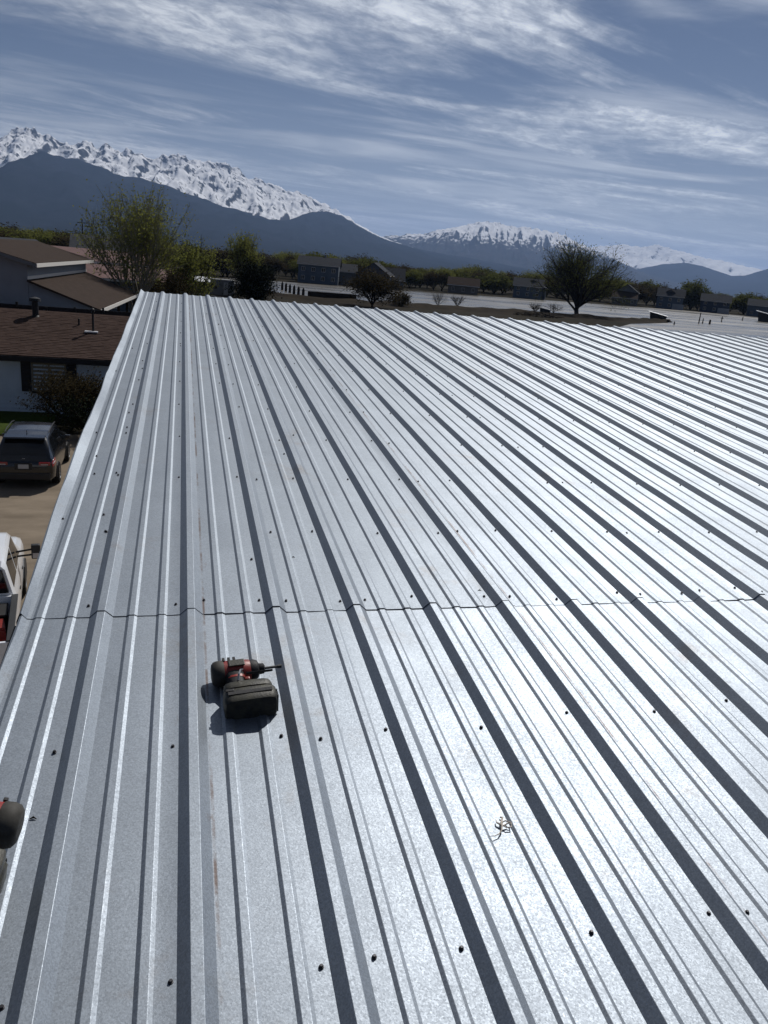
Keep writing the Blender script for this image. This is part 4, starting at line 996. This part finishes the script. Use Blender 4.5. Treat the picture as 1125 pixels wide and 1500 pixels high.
# ------------------------------------------------------------------ far houses
def far_house(label, az, d, rz, w, dp, eave, ridge, wallm, roofm, wins, chim=False, garage=False):
    x, y, _ = pol(az, d)
    r = gable_house('far_house', label, (x, y, 0), rad(rz), w, dp, eave, ridge, wallm, roofm, .5, windows=wins, chim=chim)
    if garage:
        b = MB(); b.box(w*.62, w*.62+4.8, -.06, .02, .05, 2.4); b.build('garage_door', M['wall_white'], r)
    return r
def wrow(n, w, vs, ww=1.2, hh=1.3):
    return [('f', (k+.5)*w/n-ww/2, v, ww, hh) for v in vs for k in range(n)]
far_house('slate blue two-storey house across the pond behind the row of posts', 7.9, 262, -14, 13, 9, 6.0, 8.2, 'wall_slate', 'shingle3', wrow(4, 13, (1.0, 3.7)), True)
far_house('grey house adjoining the slate blue house across the pond', 10.3, 268, -10, 8, 9, 4.6, 6.8, 'wall_grey', 'shingle3', wrow(2, 8, (1.0,)))
far_house('navy barn-like house behind the wide brown bush', 14.3, 258, 68, 11, 10, 4.7, 8.0, 'wall_navy', 'shingle3', [('l', 2.0, 1.0, 1.4, 1.4), ('l', 6.2, 1.0, 1.4, 1.4), ('l', 4.2, 4.1, 1.3, 1.2)])
far_house('dark low house with grey roof beside the navy barn-like house', 12.9, 272, -12, 12, 9, 3.4, 6.8, 'wall_slate', 'shingle3', wrow(3, 12, (1.0,)))
far_house('tan cottage half hidden by trees past the navy house', 18.6, 296, -20, 11, 8, 3.2, 5.6, 'wall_tan', 'shingle2', wrow(3, 11, (.9,)))
far_house('gabled slate house left of the broad willow across the pond', 23.2, 315, -24, 11, 9, 4.8, 7.4, 'wall_slate', 'shingle3', wrow(3, 11, (1.0, 3.0)))
far_house('navy gabled house next to the broad willow across the pond', 25.4, 318, 62, 10, 10, 4.4, 7.2, 'wall_navy', 'shingle3', [('l', 2.0, 1.0, 1.4, 1.4), ('l', 6.0, 1.0, 1.4, 1.4)])
specs = [(30.0, 362, 'wall_tan', 'shingle2', 'low tan house with brown roof first in the row right of the broad willow', 10, 3.2, 5.8, -30, False),
         (31.6, 366, 'wall_grey', 'shingle3', 'grey two-storey house second in the row along the far shore', 10, 5.6, 8.6, 55, False),
         (32.9, 372, 'wall_slate', 'shingle3', 'slate two-storey house third in the row along the far shore', 11, 5.6, 8.6, -34, True),
         (34.4, 374, 'wall_grey', 'shingle2', 'brown-roofed grey house fourth in the row along the far shore', 11, 5.4, 8.2, 52, False),
         (35.7, 380, 'wall_navy', 'shingle3', 'navy two-storey house fifth in the row along the far shore', 12, 5.2, 7.8, -36, False),
         (37.3, 386, 'wall_tan', 'shingle3', 'tan gabled house sixth in the row along the far shore', 11, 4.8, 7.4, 50, False),
         (38.6, 392, 'wall_slate', 'shingle3', 'slate house seventh in the row along the far shore', 12, 5.0, 7.4, -38, False),
         (40.0, 398, 'wall_green', 'shingle3', 'grey-green house eighth in the row along the far shore', 13, 5.4, 7.8, -40, False),
         (42.0, 404, 'wall_grey', 'shingle3', 'grey house closing the row along the far shore', 13, 5.4, 7.8, -42, False)]
for (az_, d_, wm, rm, lb, w_, e_, rdg, rz_, ch) in specs:
    ws = wrow(3, w_, (1.0, 3.4) if e_ > 5 else (1.0,)) if rz_ < 0 else [('l', 1.8, 1.0, 1.3, 1.4), ('l', 5.6, 1.0, 1.3, 1.4), ('l', 3.7, 3.9, 1.3, 1.2)]
    far_house(lb, az_, d_, rz_, w_, 9.2, e_, rdg, wm, rm, ws, ch, garage=(rz_ < 0 and d_ > 370))
# nearer roofs to the left of the willow
gable_house('ranch_house', 'long ranch house with dull red roof behind the split-level house', (-14.3, 98, 0), rad(4), 11, 12, 5.4, 6.5, 'wall_navy', 'redroof', .6, windows=[('f', 2, 2.4, 1.6, 1.3), ('f', 7, 2.4, 1.6, 1.3)])
gable_house('ranch_house', 'low house with faded red roof and white eave in front of the ranch house', (-9.6, 86, 0), rad(3), 9, 9, 4.2, 5.2, 'wall_slate', 'redroof', .6, windows=[('f', 1.5, 1.2, 1.6, 1.3), ('f', 5, 1.2, 1.6, 1.3)])
gable_house('dark_roofed_house', 'house with dark navy roof above the long red-roofed ranch house', (-14.5, 118, 0), rad(5), 11, 12, 6.2, 8.1, 'wall_navy', 'shingle3', .5, windows=[('f', 2, 4.0, 1.4, 1.3)])
gable_house('grey_gabled_house', 'small grey gabled house peeking over the split-level roof', (-16.6, 96, 0), rad(80), 12, 6.5, 5.0, 7.0, 'wall_grey', 'shingle3', .4)
for (az_, d_, z1, lb) in ((-6.4, 190, 11.5, 'wooden utility pole behind the navy-roofed house, left of the willow'), (-5.8, 170, 10.6, 'utility pole with white insulator beside the willow crown')):
    x, y, _ = pol(az_, d_); p_ = thing('utility_pole', (x, y, 0), 0, lb, 'pole', 'utility poles')
    b = MB(); b.tube([(0, 0, 0), (0, 0, z1)], [.17, .11], 8); b.build('pole', M['woodpost'], p_)
    b = MB(); b.box(-1.0, 1.0, -.06, .06, z1-.8, z1-.66); b.build('crossarm', M['woodpost'], p_)

# ------------------------------------------------------------------ yard clutter between the willow and the juniper
s_ = thing('open_shed', pol(1.15, 112), rad(-4), 'small open shed with bright tin roof beside the pipe fence', 'shed')
b = MB(); b.prism([(-1.0, 3.55), (1.4, 4.1), (1.4, 4.18), (-1.0, 3.63)], 'x', -1.4, 1.4); b.build('roof', M['tinroof'], s_)
for x in (-1.2, 1.2):
    for y in (-.8, 1.2): b = MB(); b.box(x-.06, x+.06, y-.06, y+.06, 0, 3.55+(y+.8)*.25); b.build('post', M['woodpost'], s_)
b = MB(); b.box(-1.2, 1.2, 1.22, 1.28, .1, 3.7); b.build('back_wall', M['wall_tan'], s_)
s_ = thing('travel_trailer', pol(2.55, 118), rad(-4), 'grey travel trailer parked beside the small open shed', 'trailer')
b = MB(); b.box(-2.0, 2.0, -1.1, 1.1, 1.6, 3.9); b.build('body', M['wall_grey'], s_, bevel=.2)
b = MB(); b.box(-1.4, -.4, -1.13, -1.09, 2.6, 3.3); b.build('window', M['glass'], s_)
b = MB(); b.box(.5, 1.1, -1.13, -1.09, 1.8, 3.5); b.build('door', M['wall_white'], s_)
for x in (-.5, .4): b = MB(); b.lathe([(-1.05, .2), (-1.05, .4), (-.8, .4), (-.8, .2)], 'y', 14, c=(x, 0, .4)); b.build('wheel', M['tyre'], s_)
b = MB(); b.box(-1.9, 1.9, -.9, .9, .7, 1.6); b.build('chassis', M['trimblk'], s_)
fn = thing('pipe_fence', (0, 0, 0), 0, 'pale weathered pipe fence running from the willow to the juniper', 'fence')
for k in range(6):
    x, y, _ = pol(-.9+k*.9, 96+k*.9); b = MB(); b.tube([(x, y, 0), (x, y, 2.4+(1.4 if k == 2 else 0))], .07, 6); b.build('post', M['palepost'], fn)
for z in (1.3, 2.2):
    p0, p1 = pol(-1.2, 96), pol(3.8, 100.6); b = MB(); b.tube([(p0[0], p0[1], z+.9), (p1[0], p1[1], z)], .06, 6); b.build('rail', M['palepost'], fn)
for k, (az_, d_, lb, m_) in enumerate(((1.35, 106, 'white utility cart under the bright tin roof', 'wall_white'), (1.9, 105, 'dusty tan crate beside the pipe fence', 'wall_tan'))):
    c = thing('yard_cart', pol(az_, d_), rad(k*20), lb, 'cart')
    b = MB(); b.prism([(-.8, .5), (.8, .5), (.95, 1.5), (-.95, 1.5)], 'y', -.5, .5); b.build('tub', M[m_], c, bevel=.05)
    for s in (-1, 1): b = MB(); b.lathe([(-.58, .12), (-.58, .28), (-.50, .28), (-.50, .12)] if s < 0 else [(.50, .12), (.50, .28), (.58, .28), (.58, .12)], 'y', 12, c=(0, 0, .28)); b.build('wheel', M['tyre'], c)
# row of posts down to the pond, with a low dark wall
for k in range(6):
    t = k/5; x, y = lerp(22.8, 23.9, t), lerp(190, 163, t)
    p_ = MB(); p_.prism([(-.28, 0), (.28, 0), (.24, 1.5), (.0, 2.0), (-.24, 1.5)], 'y', -.22, .22); o = p_.build('fence_post', M['woodpost'], bevel=.03); o.location = (x, y, 0)
    tag(o, 'pointed dark wooden post in the row leading down to the pond', 'post', 'pointed posts beside the pond')
b = MB(); b.box(-5.2, 5.2, -.25, .25, 0, 1.5)
o = b.build('low_wall', M['woodpost'], bevel=.05); o.location = (29.5, 160.5, 0); o.rotation_euler = (0, 0, rad(10)); tag(o, 'low dark retaining wall at the end of the post row', 'wall')
# brush pile and white lid by the broad willow
br = MB(); rg2 = random.Random(9)
for k in range(150):
    a = rg2.random()*6.3; rr_ = rg2.random()**.6*5; p0 = Vector((rr_*cos(a), rr_*sin(a)*.5, max(0, 1.6*(1-rr_/5.5))*rg2.random()))
    dv = Vector((rg2.gauss(0, 1), rg2.gauss(0, .6), rg2.gauss(0, .35)))*rg2.uniform(.5, 1.2); br.tube([p0, p0+dv*.5+Vector((0, 0, .1)), p0+dv], [.07, .05, .02], 4)
o = br.build('brush_pile', M['darkbark'], recalc=False); o.location = pol(25.0, 176); tag(o, 'dark heap of cut branches on the bank near the broad willow', 'brush pile')
bx = MB(); bx.prism([(-1.0, .6), (1.0, 1.5), (1.0, 1.62), (-1.0, .72)], 'y', -.9, .9); bx.prism([(-1.0, 0), (.9, 0), (.9, 1.45), (-1.0, .6)], 'y', -.8, .8)
def lid_box(az_, d_, s, lb, rz):
    r = thing('slant_lid_box', pol(az_, d_, .05), rad(rz), lb, 'box')
    b = MB(); b.prism([(-1.3, 0), (1.3, 0), (1.5, .75), (-1.5, 1.25)], 'y', -.9, .9); b.v = [tuple(c*s for c in v) for v in b.v]; b.build('hull', M['trimblk'], r)
    b = MB(); b.prism([(-1.8, 1.33), (1.6, .72), (1.6, .80), (-1.8, 1.42)], 'y', -1.1, 1.1); b.v = [tuple(c*s for c in v) for v in b.v]; b.build('cover', M['tinroof'], r)
lid_box(25.6, 199, .9, 'small box with pale slanted lid on the bank above the brush pile', -25)
lid_box(33.2, 226, 1.5, 'pale covered skiff pulled up at the tip of the mud bank', -35)
lid_box(40.0, 318, 2.6, 'large pale covered boat moored beyond the pond posts', -40)
for k, (x, y, h_, lb) in enumerate(((136, 188.3, 2.9, 'tall dark pole standing in the sun glint on the pond'), (138.7, 190.4, 1.4, 'thin stake beside the tall pole in the pond'), (140.3, 189.5, 1.2, 'thicker stump right of the thin stake in the pond'), (160, 210.7, 1.7, 'lone stake past the glint in the pond'), (116, 170, .8, 'short stump in the pond near the mud bank tip'), (189, 238, 1.4, 'far stake in the pond towards the covered boat'))):
    b = MB(); b.lathe([(0, .16 if k != 2 else .28), (h_*.6, .14 if k != 2 else .26), (h_, .10 if k != 2 else .2)], 'z', 8); 
    if k == 3: b.box(-.45, .45, -.06, .06, h_*.62, h_*.74)
    o = b.build('pond_stake', M['woodpost']); o.location = (x, y, .04); tag(o, lb, 'stake', 'stakes in the pond')
